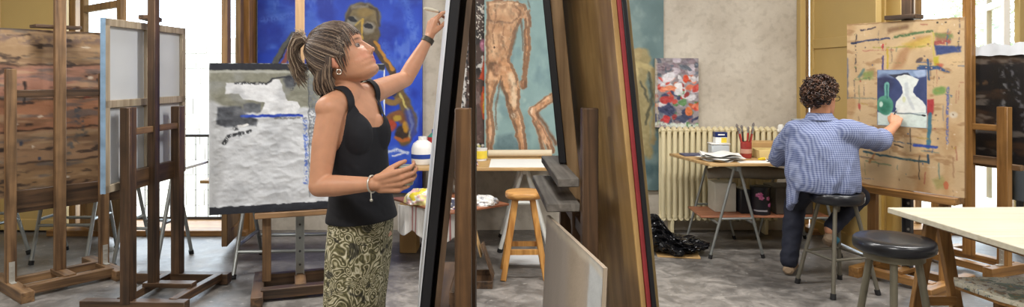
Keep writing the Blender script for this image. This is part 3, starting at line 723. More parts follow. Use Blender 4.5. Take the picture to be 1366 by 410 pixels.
p.stroke(q2([(930, 80), (960, 75)]), 9, (96, 140, 66), .8, 3); p.stroke(q2([(885, 60), (890, 110)]), 5, (206, 170, 130), .8, 2); p.ell(1275, 150, 5, 4, (214, 206, 190), .8, .5)
p.stroke(q2([(660, 352), (900, 362)]), 2, (66, 84, 110), .8, 1, .3); p.stroke(q2([(820, 365), (930, 365)]), 3.5, (40, 66, 160), .9, 1.2); p.stroke(q2([(800, 280), (800, 400)]), 1.6, (70, 62, 60), .8); p.stroke(q2([(720, 372), (760, 380)]), 1.8, (40, 34, 34), .9)
p.stroke(q3([(550, 15), (700, 30), (890, 38)]), 2.6, (46, 78, 88), .95); p.stroke(q3([(890, 0), (892, 40)]), 2.4, (46, 70, 90)); p.stroke(q3([(845, 10), (845, 130)]), 1.6, (64, 58, 52), .8); p.stroke(q3([(560, 65), (700, 75)]), 1.8, (96, 128, 96), .7)
p.stroke(q3([(580, 70), (610, 20)]), 3, (160, 100, 56), .7); p.stroke(q3([(1010, 0), (1012, 100)]), 1.4, (150, 110, 80), .7); p.poly(q3([(910, 120), (960, 100), (980, 160), (930, 170)]), (150, 150, 90), .6, 4); p.ell(1266, 242, 3, 5, (190, 90, 60), .7)
p.poly([(1131, 26), (1288, 26), (1288, 28), (1131, 28)], (150, 116, 76), .8, 1)
rF = random.Random(77); CF = [(70, 66, 74), (60, 84, 130), (120, 128, 84), (150, 74, 60), (90, 120, 116), (168, 140, 60), (110, 84, 60), (214, 200, 176)]
for i in range(70):
    u, v = rF.uniform(1134, 1286), rF.uniform(32, 250); L_ = rF.uniform(4, 22)
    if 1178 < u < 1242 and 90 < v < 172: continue
    vert = rF.random() < .55; p.stroke([(u, v), (u+(rF.uniform(-1, 1) if vert else L_), v+(L_ if vert else rF.uniform(-1, 2)))], rF.uniform(.7, 1.8), rF.choice(CF), rF.uniform(.4, .8), 1, rF.choice([0, .3, .4]))
for i in range(60): p.ell(rF.uniform(1134, 1286), rF.uniform(32, 250), rF.uniform(.5, 1.5), rF.uniform(.5, 1.6), rF.choice(CF), .8, .5)
bF = thing('painting_board', 'tan wooden board covered with stray paint marks on the right easel', 'board', (2.677, 4.625, 0), math.radians(-57))
painted_slab('b', p, -.389, .389, .645, 1.80, -.012, .022, (150, 112, 70), M['col_rough']).build('panel', M['col_rough'], bF, colors=True, local=True, fix=False, ang=30)
p = Paint(1180, 93, 1240, 170, .5, (58, 70, 112), 51, 14, .1, .8)
p.poly([(1180, 93), (1240, 93), (1240, 101), (1214, 104), (1180, 104)], (146, 168, 200), .9, 3); p.ell(1190, 112, 10, 12, (50, 54, 86), .8, .6)
p.poly([(1195, 100), (1218, 97), (1224, 104), (1205, 106)], (40, 42, 58), .9, 1.5); p.poly([(1224, 95), (1238, 93), (1238, 102), (1230, 104)], (172, 190, 220), .8, 2)
p.poly([(1180, 152), (1240, 150), (1240, 170), (1180, 170)], (214, 228, 222), 1, 2)
p.poly([(1203, 104), (1206, 101), (1217, 100), (1224, 102), (1231, 106), (1229, 111), (1225, 117), (1224, 123), (1228, 129), (1235, 134), (1239, 141), (1239, 150), (1205, 152), (1203, 144), (1204, 136), (1209, 130), (1212, 124), (1211, 116), (1207, 109)], (226, 232, 228), 1, .8); p.stroke([(1216, 112), (1217, 128), (1224, 145)], 4, (188, 196, 200), .7, 2)
p.stroke([(1192, 113), (1192, 132)], 6, (110, 170, 160), 1, .8); p.ell(1190, 142, 10.5, 13.5, (86, 150, 128), 1, .12); p.ell(1189, 144, 7, 9, (52, 118, 96), .9, .6); p.ell(1185, 141, 2.2, 4, (206, 226, 214), .9, .5)
p.stroke([(1192, 114), (1193, 132)], 1.4, (44, 96, 100)); p.stroke([(1204, 152), (1224, 152), (1237, 154)], 1.6, (110, 128, 134), .9); p.ell(1236, 153.5, 2.4, 1.4, (36, 40, 44)); p.ell(1213, 133, 2, 4, (206, 210, 150), .6, .6)
sh = thing('still_life_sheet', 'small painted sheet showing a white vase and green bottle on blue', 'painting', (2.677, 4.625, 0), math.radians(-57))
painted_slab('s', p, -.165, .165, 1.075, 1.465, -.0155, .003, (220, 222, 220), M['col']).build('paper', M['col'], sh, colors=True, local=True, fix=False)
# --- far right easel with the dark canvas
eG = thing('studio_easel', 'honey-coloured easel at far right in front of the dark canvas', 'easel', (3.43, 5.06, 0), math.radians(-68))
spec(eG, [
    ('upright', (-.25, 0, .06), (-.25, 0, 1.22), .07, .055, 'honey_wood'),
    ('upright', (.25, 0, .06), (.25, 0, 1.20), .075, .055, 'honey_wood'),
    ('mast', (0, -.005, .08), (0, -.005, 2.35), .07, .05, 'honey_wood'),
    ('crossbar', (-.23, -.005, 1.045), (.23, -.005, 1.045), .045, .03, 'honey_wood_x'),
    ('lower_rail', (-.23, .01, .80), (.23, .01, .80), .06, .04, 'old_wood_x'),
    ('tray', (-.30, .075, .77), (.34, .075, .77), .04, .11, 'old_wood_x'),
    ('foot_rail', (-.26, -.3, .035), (-.26, .3, .035), .07, .07, 'honey_wood_y'),
    ('foot_rail', (.26, -.2, .035), (.26, .16, .035), .07, .07, 'honey_wood_y'),
    ('base_bar', (-.24, -.16, .05), (.24, -.16, .05), .05, .06, 'honey_wood_x'),
    ('base_bar', (-.24, .1, .05), (.24, .1, .05), .05, .06, 'honey_wood_x')])
hinge(eG, .25, -.029, .075)
p = Paint(0, 0, 110, 80, .8, (24, 22, 24), 61, 10, .06, 2)
p.blot((66, 46, 32), .07, .55, .8, .5, 1.5, 8, 1); p.blot((120, 112, 104), .12, .64, .7, .5, 1.6, 10, 2)
p.stroke([(30, 10), (34, 30), (28, 50)], 4, (150, 152, 158), .6, 2, .45); p.stroke([(36, 6), (44, 40), (52, 70)], 5, (120, 122, 132), .6, 2, .5); p.stroke([(6, 46), (14, 60)], 4, (170, 168, 166), .6, 2, .5)
p.stroke([(0, 22), (24, 20)], 3, (96, 70, 44), .7, 2, .4); p.ell(6, 22, 2, 2, (190, 190, 190), .7)
cG = thing('dark_canvas', 'dark brown-black painted canvas behind the far right easel', 'painting', (3.43, 5.06, 0), math.radians(-68))
painted_slab('c', p, -.12, 1.0, .79, 1.575, .06, .03, (20, 20, 22), M['col']).build('painted_cloth', M['col'], cG, colors=True, local=True, fix=False, ang=30)
m = MB()
for i in range(40):
    x = -.125+i*1.13/39; h = 1.655+.012*math.sin(i*.9)+.006*math.sin(i*2.3)
    y = .055+.006*math.sin(i*1.7)
    m.v += [(x, y-.012, 1.57+.004*math.sin(i*1.3)), (x, y+.02, h), (x, y+.06, h-.02), (x, y+.06, 1.55)]; m.c += [(1, 1, 1)]*4
    if i: b = 4*i; m.f += [(b-4, b, b+1, b-3), (b-3, b+1, b+2, b-2), (b-2, b+2, b+3, b-1)]
wr = thing('plastic_wrap', 'whitish plastic sheet folded over the top of the dark canvas', 'sheet', (3.43, 5.06, 0), math.radians(-68))
m.build('folded_film', plain('white_film', (200, 204, 210), .35, var=.08), wr, local=True, fix=False)
# ------------------------------------------------------------------ wall paintings
k = 3.903
h1 = lambda L: [(270+a/k, b/k) for a, b in L]
h2 = lambda L: [(270+a/k, 100+b/k) for a, b in L]
p = Paint(343, -60, 563, 258, 1.0, (36, 72, 190), 71, 22, .035, 1.8)
p.blot((84, 124, 218), .03, .55, .6, .6, 1.6, 6, 1); p.blot((22, 44, 150), .03, .58, .7, 1, .8, 6, 2); p.blot((120, 150, 226), .06, .66, .5, 1.5, .5, 8, 3)
p.stroke([(350, 28), (380, 22), (400, 12)], 7, (96, 130, 220), .5, 5, .3); p.stroke([(540, 0), (552, 40), (556, 80)], 10, (86, 124, 214), .5, 7, .3); p.stroke([(512, 60), (520, 90), (540, 120), (552, 190)], 12, (92, 132, 228), .5, 8, .2)
p.stroke(h1([(375, 330), (420, 250), (475, 180)]), 9, (92, 92, 88), 1, 2); p.stroke(h1([(420, 330), (445, 270), (470, 210)]), 5, (156, 82, 62), .9, 2); p.stroke(h1([(400, 320), (430, 260), (468, 190)]), 2, (24, 26, 40), .8)
p.ell(484, 24, 24, 21, (118, 104, 74), 1, .15, .2); p.ell(493, 44, 13, 18, (92, 80, 58), 1, .2, -.2); p.stroke([(460, 30), (468, 12), (486, 6), (502, 14), (505, 34)], 4, (70, 60, 50), .9, 2)
p.stroke([(470, 10), (490, 8)], 4, (150, 144, 132), .7, 3); p.ell(486, 17, 10, 6, (148, 124, 70), .7, .6); p.ell(470, 28, 8, 6, (136, 136, 132), .8, .4); p.ell(491, 37, 9, 8, (150, 146, 138), .8, .4)
p.ell(470, 26, 7, 3.2, (24, 26, 34), 1, .3, .35); p.ell(491, 35, 6.4, 3.6, (24, 26, 34), 1, .3, .35); p.stroke([(483, 26), (482, 38), (483, 52)], 2.6, (196, 160, 70), .9); p.stroke([(481, 28), (474, 33)], 2, (190, 160, 80), .8)
p.stroke([(496, 56), (506, 72), (521, 93), (534, 118)], 9, (78, 62, 48), 1, 2); p.stroke([(500, 56), (510, 72), (524, 94)], 4, (190, 134, 52), .95, 1.5)
p.stroke(h2([(1010, 80), (1048, 140), (1080, 220), (1082, 290), (1050, 340)]), 17, (104, 84, 54), 1, 3); p.stroke(h2([(1030, 100), (1070, 190), (1092, 260), (1075, 330)]), 3, (202, 190, 110), .9, 1.5); p.stroke(h2([(955, 140), (1000, 150), (1024, 130)]), 7, (132, 104, 60), 1, 2)
p.stroke(h2([(950, 270), (980, 230), (1020, 210), (1040, 230)]), 14, (120, 76, 46), 1, 3); p.ell(536, 178, 9, 11, (52, 40, 36), 1, .3); p.ell(521, 168, 7, 8, (170, 62, 36), .9, .4); p.ell(541, 170, 4, 8, (206, 150, 40), .8, .5); p.ell(530, 158, 5, 4, (210, 190, 60), .6, .6)
p.stroke(h2([(1005, 330), (1040, 345), (1070, 335)]), 5, (180, 100, 44), .9, 2); p.stroke(h2([(960, 90), (1000, 110), (1010, 80)]), 3, (30, 40, 90), .9, 1.5); p.stroke(h2([(975, 310), (950, 330)]), 3, (220, 120, 50), .9, 1.5)
p.stroke([(516, 204), (530, 201), (544, 204)], 4, (214, 222, 240), .9, 2, .2); p.stroke([(523, 209), (538, 205)], 2, (230, 232, 240), .9, 1, .2); p.stroke([(545, 150), (556, 200), (560, 250)], 10, (30, 60, 200), .6, 6)
bp = thing('blue_painting', 'big cobalt blue painting of a gaunt bony figure on the back wall', 'painting', ((343+563)/2/FPX*6.14-U0*6.14/FPX, 6.15, .34), 0)
hw = 110*6.14/FPX
painted_slab('c', p, -hw, hw, .01, .01+318*6.14/FPX, 0, .045, (40, 60, 150), M['col']).build('painted_cloth', M['col'], bp, colors=True, local=True, fix=False, ang=30)
# teal painting (behind) and standing-figure painting in front
p = Paint(735, -60, 886, 255, 1.1, (92, 116, 118), 81, 16, .035, 3)
p.blot((60, 82, 88), .03, .5, .7, 1, .6, 5, 1); p.blot((136, 156, 152), .04, .58, .6, 1, .7, 6, 2)
p.stroke([(856, 78), (852, 110), (862, 150), (858, 190), (866, 205)], 26, (150, 136, 94), .95, 5, 0, 16, 14); p.stroke([(850, 90), (846, 130), (852, 170)], 6, (196, 178, 130), .85, 3); p.stroke([(866, 92), (872, 130), (862, 165)], 4, (66, 66, 50), .8, 2)
p.stroke([(848, 84), (870, 92), (880, 110)], 7, (176, 160, 112), .9, 3); p.stroke([(856, 110), (866, 135)], 3, (60, 62, 52), .8, 2); p.stroke([(872, 95), (878, 140), (870, 190)], 7, (150, 132, 92), .9, 3); p.stroke([(854, 190), (852, 205)], 10, (190, 160, 116), .9, 4)
p.ell(851, 72, 6, 7, (166, 148, 106), .9, .4); p.stroke([(846, 150), (850, 185)], 5, (206, 180, 140), .7, 3); p.stroke([(740, 230), (886, 226)], 14, (70, 96, 100), .7, 6)
tp = thing('teal_painting', 'tall teal painting of a crouching ochre figure beside the radiator', 'painting', ((735+886)/2/FPX*6.14-U0*6.14/FPX, 6.165, .36), 0)
hw = 75.5*6.14/FPX
painted_slab('c', p, -hw, hw, .01, .01+315*6.14/FPX, 0, .03, (110, 120, 116), M['col']).build('painted_cloth', M['col'], tp, colors=True, local=True, fix=False, ang=30)
g1 = lambda L: [(540+a/k, b/k) for a, b in L]
g2 = lambda L: [(540+a/k, 100+b/k) for a, b in L]
p = Paint(646, -60, 750, 212, .8, (128, 156, 156), 91, 14, .05, 2)
p.blot((98, 126, 132), .04, .52, .7, 1, .7, 5, 1); p.blot((168, 188, 182), .05, .6, .6, 1, .8, 6, 2); p.poly(g2([(480, 340), (560, 320), (620, 410), (470, 410)]), (88, 112, 118), .8, 6)
fl, dk, lt = (180, 138, 102), (96, 68, 50), (218, 186, 150)
p.ell(666, -12, 12, 16, (170, 124, 88), 1, .2); p.ell(666, 0, 10, 4, (120, 84, 62), .8, .5)
p.poly(g1([(424, 22), (470, 14), (590, 20), (640, 60), (612, 110), (586, 170), (566, 240), (556, 300), (540, 345), (424, 345)]), fl, 1, 2)
p.stroke(g1([(618, 50), (640, 110), (636, 190), (640, 270), (632, 345), (624, 410)])+g2([(626, 60)]), 9, (184, 136, 96), 1, 2, 0, 12, 7); p.stroke(g1([(606, 110), (612, 200), (618, 280)]), 2, dk, .8, 2); p.stroke(g1([(650, 70), (656, 150)]), 2, (150, 104, 72), .8, 2)
p.ell(698, 117, 5, 7, (150, 108, 78), 1, .3)
p.poly(g1([(424, 330), (500, 330), (505, 409)])+g2([(470, 90), (452, 200), (470, 290), (455, 410), (424, 410)]), (196, 148, 108), 1, 2)
p.poly(g1([(470, 335), (545, 320), (590, 409)])+g2([(598, 90), (600, 190), (625, 290), (640, 410), (600, 410), (570, 300), (540, 210), (515, 110)]), (190, 142, 102), 1, 2)
p.ell(663, 16, 8, 8, lt, .45, .8); p.ell(680, 18, 10, 9, lt, .45, .8); p.stroke(g1([(430, 115), (480, 128), (560, 130), (580, 110)]), 2.5, dk, .7, 2); p.stroke(g1([(425, 60), (440, 110)]), 2, dk, .6, 2)
p.ell(656, 62, 10, 16, (214, 176, 138), .6, .8); p.ell(659.5, 66, 1.3, 1.8, (80, 54, 40)); p.stroke(g1([(555, 250), (520, 310), (470, 350), (425, 335)]), 3, (130, 92, 62), .6, 3); p.ell(658, 92, 9, 7, (88, 64, 46), .8, .7); p.ell(660, 100, 4, 7, (120, 84, 60), .8, .6)
p.stroke(g2([(500, 60), (530, 140), (560, 220)]), 4, (110, 84, 60), .8, 3); p.stroke(g2([(555, 20), (565, 100), (572, 170)]), 8, (216, 196, 168), .75, 5); p.ell(685, 158, 3, 5, (232, 220, 200), .9, .5); p.stroke(g2([(585, 170), (600, 230), (615, 330), (625, 410)]), 3, (222, 184, 150), .7, 2)
p.stroke(g2([(430, 60), (436, 200), (430, 300)]), 4, (146, 102, 72), .7, 3); p.stroke(g2([(455, 300), (445, 410)]), 6, (214, 176, 146), .7, 4); p.stroke(g1([(590, 140), (574, 210), (560, 270)]), 2.5, (90, 82, 70), .7, 2)
p.stroke(g2([(775, 130), (720, 165), (665, 205)]), 11, (196, 146, 108), 1, 2); p.stroke(g2([(668, 205), (690, 270), (735, 340), (765, 410)]), 10, (204, 156, 120), 1, 2); p.stroke(g2([(690, 215), (740, 290), (790, 380)]), 5, (126, 92, 70), .8, 3); p.ell(708, 152, 3, 5, (230, 206, 180), .9, .5)
p.stroke(g2([(700, 300), (720, 410)]), 6, (176, 132, 100), .9, 3); p.stroke(g2([(760, 130), (700, 165)]), 2.4, (226, 190, 156), .7, 2)
fig = np.clip((p.img[..., 0]-p.img[..., 2]-30)/14, 0, 1)
for sc_, thr, c, a in ((.16, .5, (116, 82, 58), .55), (.22, .54, (228, 194, 160), .5), (.3, .6, (90, 92, 80), .5), (.2, .6, (196, 140, 104), .5)):
    nn = fbm(p.U*sc_*.9+thr*90, p.V*sc_*.6+thr*40, 140+int(sc_*100), 4); p.mixin(np.clip((nn-thr)*5, 0, 1)*a*.8*fig, c, 10)
lo_ = np.roll(fig, 3, 1); ed_ = np.clip(fig-np.roll(fig, 4, 1), 0, 1)+np.clip(fig-np.roll(fig, -5, 1), 0, 1); p.mixin(np.clip(ed_, 0, 1)*.6, (98, 72, 54), 10)
for L_, w_, c_ in ((g1([(470, 30), (472, 110), (455, 180), (462, 240)]), 2.2, (120, 86, 62)), (g1([(520, 150), (505, 220), (520, 280)]), 2.4, (128, 92, 66)), (g1([(575, 40), (600, 70), (590, 110)]), 3, (110, 80, 58)), (g1([(440, 35), (520, 30), (590, 35)]), 2.4, (222, 190, 156)), (g2([(500, 20), (470, 200), (478, 300)]), 2.5, (104, 76, 58)), (g2([(530, 110), (560, 200), (585, 310)]), 3, (104, 78, 58)), (g2([(590, 190), (570, 205)]), 3, (120, 84, 62)), (g1([(640, 20), (655, 60)]), 2, (90, 80, 66))): p.stroke(L_, w_, c_, .7, 1.5, .25)
npn = thing('standing_figure_painting', 'painted canvas of a standing bare figure on pale teal behind the white table', 'painting', ((646+750)/2/FPX*6.0-U0*6.0/FPX, 6.03, .705), 0)
hw = 52*6.0/FPX
painted_slab('c', p, -hw, hw, 0.0, 272*6.0/FPX, 0, .03, (206, 196, 176), M['col']).build('painted_cloth', M['col'], npn, colors=True, local=True, fix=False, ang=30)
p = Paint(600, -60, 648, 200, .8, (66, 50, 44), 95, 12, .06, 2)
p.blot((26, 22, 24), .08, .52, .8, 1, .6, 9, 1); p.blot((206, 204, 198), .16, .66, .9, 1, 1, 14, 2)
p.poly([(600, -60), (625, -60), (620, 180), (600, 180)], (196, 194, 190), 1, 2); p.blot((30, 28, 30), .2, .52, .0, 1, .5)
for i in range(150):
    a = random.Random(i); p.ell(a.uniform(602, 624), a.uniform(-10, 145), a.uniform(.6, 2.4), a.uniform(.8, 3), (30, 28, 30), .9, .5)
for i in range(60):
    a = random.Random(i+900); p.ell(a.uniform(629, 646), a.uniform(-5, 45), a.uniform(.5, 1.4), a.uniform(.5, 1.6), (214, 208, 196), .9, .5)
p.poly([(640, 95), (647, 60), (648, 70), (646, 100), (638, 96)], (190, 70, 38), .95, 1.5); p.ell(645, 52, 5, 9, (196, 120, 150), .8, .4); p.stroke([(646, 110), (642, 130), (646, 150)], 5, (206, 84, 40), .95, 2); p.stroke([(647, 118), (646, 142)], 3, (230, 180, 60), .9, 1.5)
p.poly([(628, 110), (640, 105), (648, 190), (630, 180)], (98, 76, 72), .8, 4); p.poly([(626, 185), (648, 185), (648, 200), (626, 200)], (40, 42, 50), .9, 2)
for i in range(26):
    a = random.Random(i+300); p.ell(a.uniform(628, 647), a.uniform(184, 199), 1.6, 1.6, a.choice([(230, 230, 226), (60, 74, 104), (210, 206, 120), (30, 30, 36)]), .95, .4)
dp = thing('birch_painting', 'narrow dark painting with white speckles and an orange flame shape', 'painting', ((600+648)/2/FPX*6.06-U0*6.06/FPX, 6.09, .70), 0)
hw = 24*6.06/FPX
painted_slab('c', p, -hw, hw, .0, 260*6.06/FPX, 0, .03, (50, 42, 40), M['col']).build('painted_cloth', M['col'], dp, colors=True, local=True, fix=False, ang=30)
p = Paint(875, 80, 933, 173, .6, (140, 132, 136), 97, 18, .08, 2)
rr = random.Random(12)
cs = [(206, 204, 208), (186, 176, 186), (130, 114, 122), (150, 54, 54), (184, 92, 60), (60, 66, 98), (44, 52, 84), (86, 130, 80), (120, 110, 120), (216, 120, 90), (90, 98, 110), (190, 70, 60)]
for i in range(150):
    v = rr.uniform(80, 173); u = rr.uniform(875, 933); tt = (v-80)/93
    c = cs[rr.choice([2, 2, 8, 1, 10]) if tt < .25 else rr.choice([0, 0, 1, 4, 3, 9, 0, 11]) if tt < .5 else rr.choice([3, 4, 11, 5, 7, 0, 9]) if tt < .72 else rr.choice([5, 6, 5, 10, 3, 7, 6]) if tt < .92 else rr.choice([0, 10, 7, 2])]
    p.ell(u, v, rr.uniform(2, 6.5), rr.uniform(1.6, 4.5), c, .95, .35, rr.uniform(-1, 1), 20)
for u, v, rx, ry, c in ((893, 106, 9, 7, (222, 220, 226)), (916, 108, 4, 6, (206, 70, 40)), (890, 136, 9, 5, (176, 58, 56)), (906, 120, 6, 7, (226, 226, 228)), (893, 150, 10, 8, (52, 58, 90)), (912, 140, 6, 4, (96, 140, 88)), (920, 152, 5, 6, (206, 110, 60)), (890, 162, 5, 5, (186, 52, 56)), (912, 161, 9, 5, (60, 68, 96)), (894, 120, 8, 3, (216, 130, 90))): p.ell(u, v, rx, ry, c, .95, .3, 0, 16)
p.stroke([(876, 168), (932, 171)], 5, (196, 206, 196), .9, 2, .3); p.stroke([(876, 82), (878, 172)], 3, (170, 160, 140), .8, 2)
pp = thing('palette_painting', 'small canvas of thick mixed colour daubs on the wall above the radiator', 'painting', ((875+933)/2/FPX*6.1-U0*6.1/FPX, 6.13, .948), 0)
hw = 29*6.1/FPX; rel = (fbm(p.U*.3, p.V*.3, 8, 3)-.5)*.01
painted_slab('c', p, -hw, hw, .0, 93*6.1/FPX, 0, .03, (190, 178, 150), M['col'], relief=rel).build('painted_cloth', M['col'], pp, colors=True, local=True, fix=False, ang=60)
# ------------------------------------------------------------------ radiator
rd = thing('radiator', 'cream cast iron column radiator on the back wall', 'radiator', (1.85, 6.07, 0))
s0 = MB()
for y in (-.05, .05): s0.tube([(0, y, .15), (0, y, .92)], .016, 8, flat=1.2)
for z in (.145, .92):
    s0.tube([(0, -.062, z), (0, 0, z+(.02 if z > .5 else -.015)), (0, .062, z)], [.018, .024, .018], 10)
me = s0.mesh('section', 0, False, True, 50); me.materials.append(M['cream_iron'])
for i in range(20):
    o = bpy.data.objects.new('section', me); C.objects.link(o); o.parent = rd; o.location = (-.5+i*.0525, 0, 0)
for z in (.15, .92): MB().tube([(-.53, 0, z), (.53, 0, z)], .02, 10).build('pipe', M['cream_iron'], rd, local=True)
for x in (-.42, .42): MB().beam((x, 0, 0), (x, 0, .14), .03, .12).build('foot', M['cream_iron'], rd, local=True, bevel=.004)
MB().tube([(.53, 0, .92), (.6, 0, .92)], .016, 10).lathe([(.001, 0), (.026, .002), (.028, .04), (.018, .055), (.001, .056)], (.57, 0, .925), 12).build('valve', M['paper'], rd, local=True)
# ------------------------------------------------------------------ trestles and tables
def trestle(label, p0, p1, h, spread, mat, r=.013, barz=.3, low=None, group=None, foot=True):
    p0 = Vector((*p0, 0)); p1 = Vector((*p1, 0)); d = (p1-p0).normalized(); n = Vector((d.y, -d.x, 0)); c = (p0+p1)/2
    t = thing('trestle', label, 'trestle', (c.x, c.y, 0), 0, group)
    MB().beam(p0-d*.05+Vector((0, 0, h-.02)), p1+d*.05+Vector((0, 0, h-.02)), .04, .035).build('ridge_bar', mat, t, bevel=.003)
    for q in (p0, p1):
        for s in (-1, 1):
            a = q+n*s*.02+Vector((0, 0, h-.02)); b = q+n*s*spread+Vector((0, 0, .0))
            lg = MB().tube([a, b+Vector((0, 0, .012))], r, 10).build('leg', mat, t)
            if foot: MB().tube([b+(a-b)*.045, b+Vector((0, 0, .002))], r*1.35, 10).build('rubber_foot', M['rubber'], lg)
    kk = 1-(barz/h)
    for s in (-1, 1):
        o = n*s*(.02+(spread-.02)*kk)+Vector((0, 0, barz)); MB().tube([p0+o, p1+o], r*.85, 8).build('stretcher', mat, t)
    for q in (p0, p1):
        z = (low or barz)+.04; k2 = 1-z/h; o = n*(.02+(spread-.02)*k2); MB().tube([q-o+Vector((0, 0, z)), q+o+Vector((0, 0, z))], r*.85, 8).build('stretcher', mat, t)
    return t
def board(name, label, cat, corners, z, t, mat, bevel=.003):
    m = MB(); m.prism(corners, t, Matrix.Translation((0, 0, z))); o = m.build(name, mat, None, bevel=bevel); return tag(o, label, cat)
# left tables
trestle('grey metal trestle at far left behind the weathered board', (-3.62, 5.28), (-3.22, 5.3), .70, .22, M['steel'], .014, .28)
trestle('grey metal trestle behind the reversed canvas on the left', (-2.92, 5.2), (-2.58, 5.16), .70, .22, M['steel'], .014, .28)
board('table_top', 'long plain table top on grey trestles behind the left easels', 'table top', [(-3.75, 5.14), (-2.5, 5.12), (-2.5, 5.55), (-3.75, 5.55)], .70, .022, M['white_top'])
trestle('grey metal trestle below the grey abstract canvas', (-1.97, 5.04), (-1.08, 5.10), .645, .33, M['steel'], .015, .17, low=.17)
board('table_top', 'brown table top hidden behind the grey abstract canvas', 'table top', [(-2.25, 4.86), (-.98, 4.86), (-.98, 5.34), (-2.25, 5.34)], .645, .022, M['tan_board'])
trestle('grey metal trestle at the far left edge', (-4.15, 4.98), (-4.1, 5.4), .70, .26, M['steel'], .014, .28)
board('table_top', 'pale table top at the far left edge behind the weathered board', 'table top', [(-4.6, 4.95), (-3.8, 4.95), (-3.8, 5.52), (-4.6, 5.52)], .70, .022, M['white_top'])
# white table at centre back
trestle('white metal trestle under the white table, between stool and dusty trays', (.10, 5.42), (.10, 5.92), .675, .2, M['white_steel'], .017, .36)
trestle('white metal trestle under the left end of the white table', (-.54, 5.58), (-.54, 5.98), .675, .2, M['white_steel'], .017, .36)
board('table_top', 'long wooden table top with white sheet at centre back', 'table top', [(-.82, 5.28), (.40, 5.28), (.40, 6.13), (-.82, 6.13)], .675, .025, M['tan_board'])
o = MB().box(-.18, .39, 5.30, 5.80, .7005, .7035).build('paper_sheet', M['paper'], None); tag(o, 'large white sheet of paper lying on the centre back table', 'paper')
o = MB().tube([(-.21, 5.93, .735), (.35, 5.95, .735)], .032, 18).build('paper_roll', plain('beige_roll', (206, 192, 166), .6, var=.05), None); tag(o, 'beige paper roll lying below the standing figure painting', 'roll')
# low board with rags
board('low_board', 'reddish board on a low crate holding paint-smeared rags', 'board', [(-.455, 4.68), (-.02, 5.02), (-.42, 5.50), (-.95, 5.26)], .455, .016, M['red_board'])
cr = thing('stool_frame', 'low white metal stand under the reddish board', 'stand', (-.47, 5.12, 0))
for sx, sy in ((-1, -1), (1, -1), (1, 1), (-1, 1)):
    MB().tube([(-.47+sx*.12, 5.17+sy*.10, .445), (-.47+sx*.14, 5.17+sy*.13, .0)], .014, 10).build('leg', M['white_steel'], cr)
MB().box(-.60, -.34, 5.06, 5.29, .43, .455).build('top_frame', M['white_steel'], cr, bevel=.003)
# striped towel hanging from the board
m = MB(); W_, H_ = 60, 34
for j in range(H_):
    for i in range(W_):
        s_ = i/(W_-1); q_ = j/(H_-1)
        x = -.86+.56*s_; y = 5.04-.36*s_*.9+.022*math.sin(i*.55+q_)*q_+.004*math.sin(i*1.7); z = .452-.20*q_*(1+.10*math.sin(i*.35))
        m.v.append((x, y+.04-.02*q_, z)); st = min(abs(s_-c) for c in (.22, .27, .70, .75))
        m.c.append(lin((168, 62, 62)) if st < .009 else lin((226, 224, 220)))
for j in range(H_-1):
    for i in range(W_-1): a = j*W_+i; m.f.append((a, a+1, a+W_+1, a+W_))
o = m.build('towel', colmat('striped_towel', .85, .1, 120), None, colors=True, fix=False); tag(o, 'white towel with thin red stripes hanging under the reddish board', 'towel')
md = o.modifiers.new('thickness', 'SOLIDIFY'); md.thickness = .004
def rag(label, c, r, cols, seed, name='paint_rag', cat='rag'):
    bm = bmesh.new(); bmesh.ops.create_icosphere(bm, subdivisions=5, radius=1); m = MB(); rn = random.Random(seed)
    co_ = np.array([v.co[:] for v in bm.verts]); n = fbm(co_[:, 0]*2.2+seed, co_[:, 1]*2.2+co_[:, 2]*1.7+seed, seed, 4); rg = 1-np.abs(fbm(co_[:, 0]*3+9, co_[:, 1]*3-co_[:, 2]*2, seed+5, 3)-.5)*2
    cn = fbm(co_[:, 0]*2+30, co_[:, 1]*2+co_[:, 2]+30, seed+11, 3); lim = np.quantile(cn, np.linspace(0, 1, len(cols)+1))
    for i, v in enumerate(co_):
        k_ = .55+.55*n[i]+.25*rg[i]; z = max(v[2]*k_*r[2], -0.0)
        m.v.append((c[0]+v[0]*k_*r[0], c[1]+v[1]*k_*r[1], c[2]+z)); ci = min(len(cols)-1, int(np.searchsorted(lim[1:], cn[i]))); m.c.append(lin(cols[ci]))
    m.f = [tuple(v.index for v in f.verts) for f in bm.faces]; bm.free()
    return tag(m.build(name, M['col_smooth'], None, colors=True, ang=50), label, cat)
W0 = (234, 232, 228)
rag('crumpled rag with yellow and pink paint on the reddish board', (-.66, 5.05, .471), (.14, .11, .10), [(226, 206, 60), W0, (226, 180, 176), (230, 222, 150)], 3)
rag('white rag with blue and violet paint at the front of the reddish board', (-.43, 4.88, .471), (.12, .1, .06), [W0, (76, 84, 186), W0, (60, 62, 80)], 5)
rag('small white rag with grey smears at the right of the reddish board', (-.22, 5.0, .471), (.12, .09, .065), [W0, (150, 152, 158), W0, (206, 204, 200)], 8)
o = MB().box(-.90, -.765, 5.40, 5.60, 0, .40).build('cardboard_box', M['cardboard'], None, bevel=.004); tag(o, 'plain upright cardboard box on the floor just right of the woman', 'box')
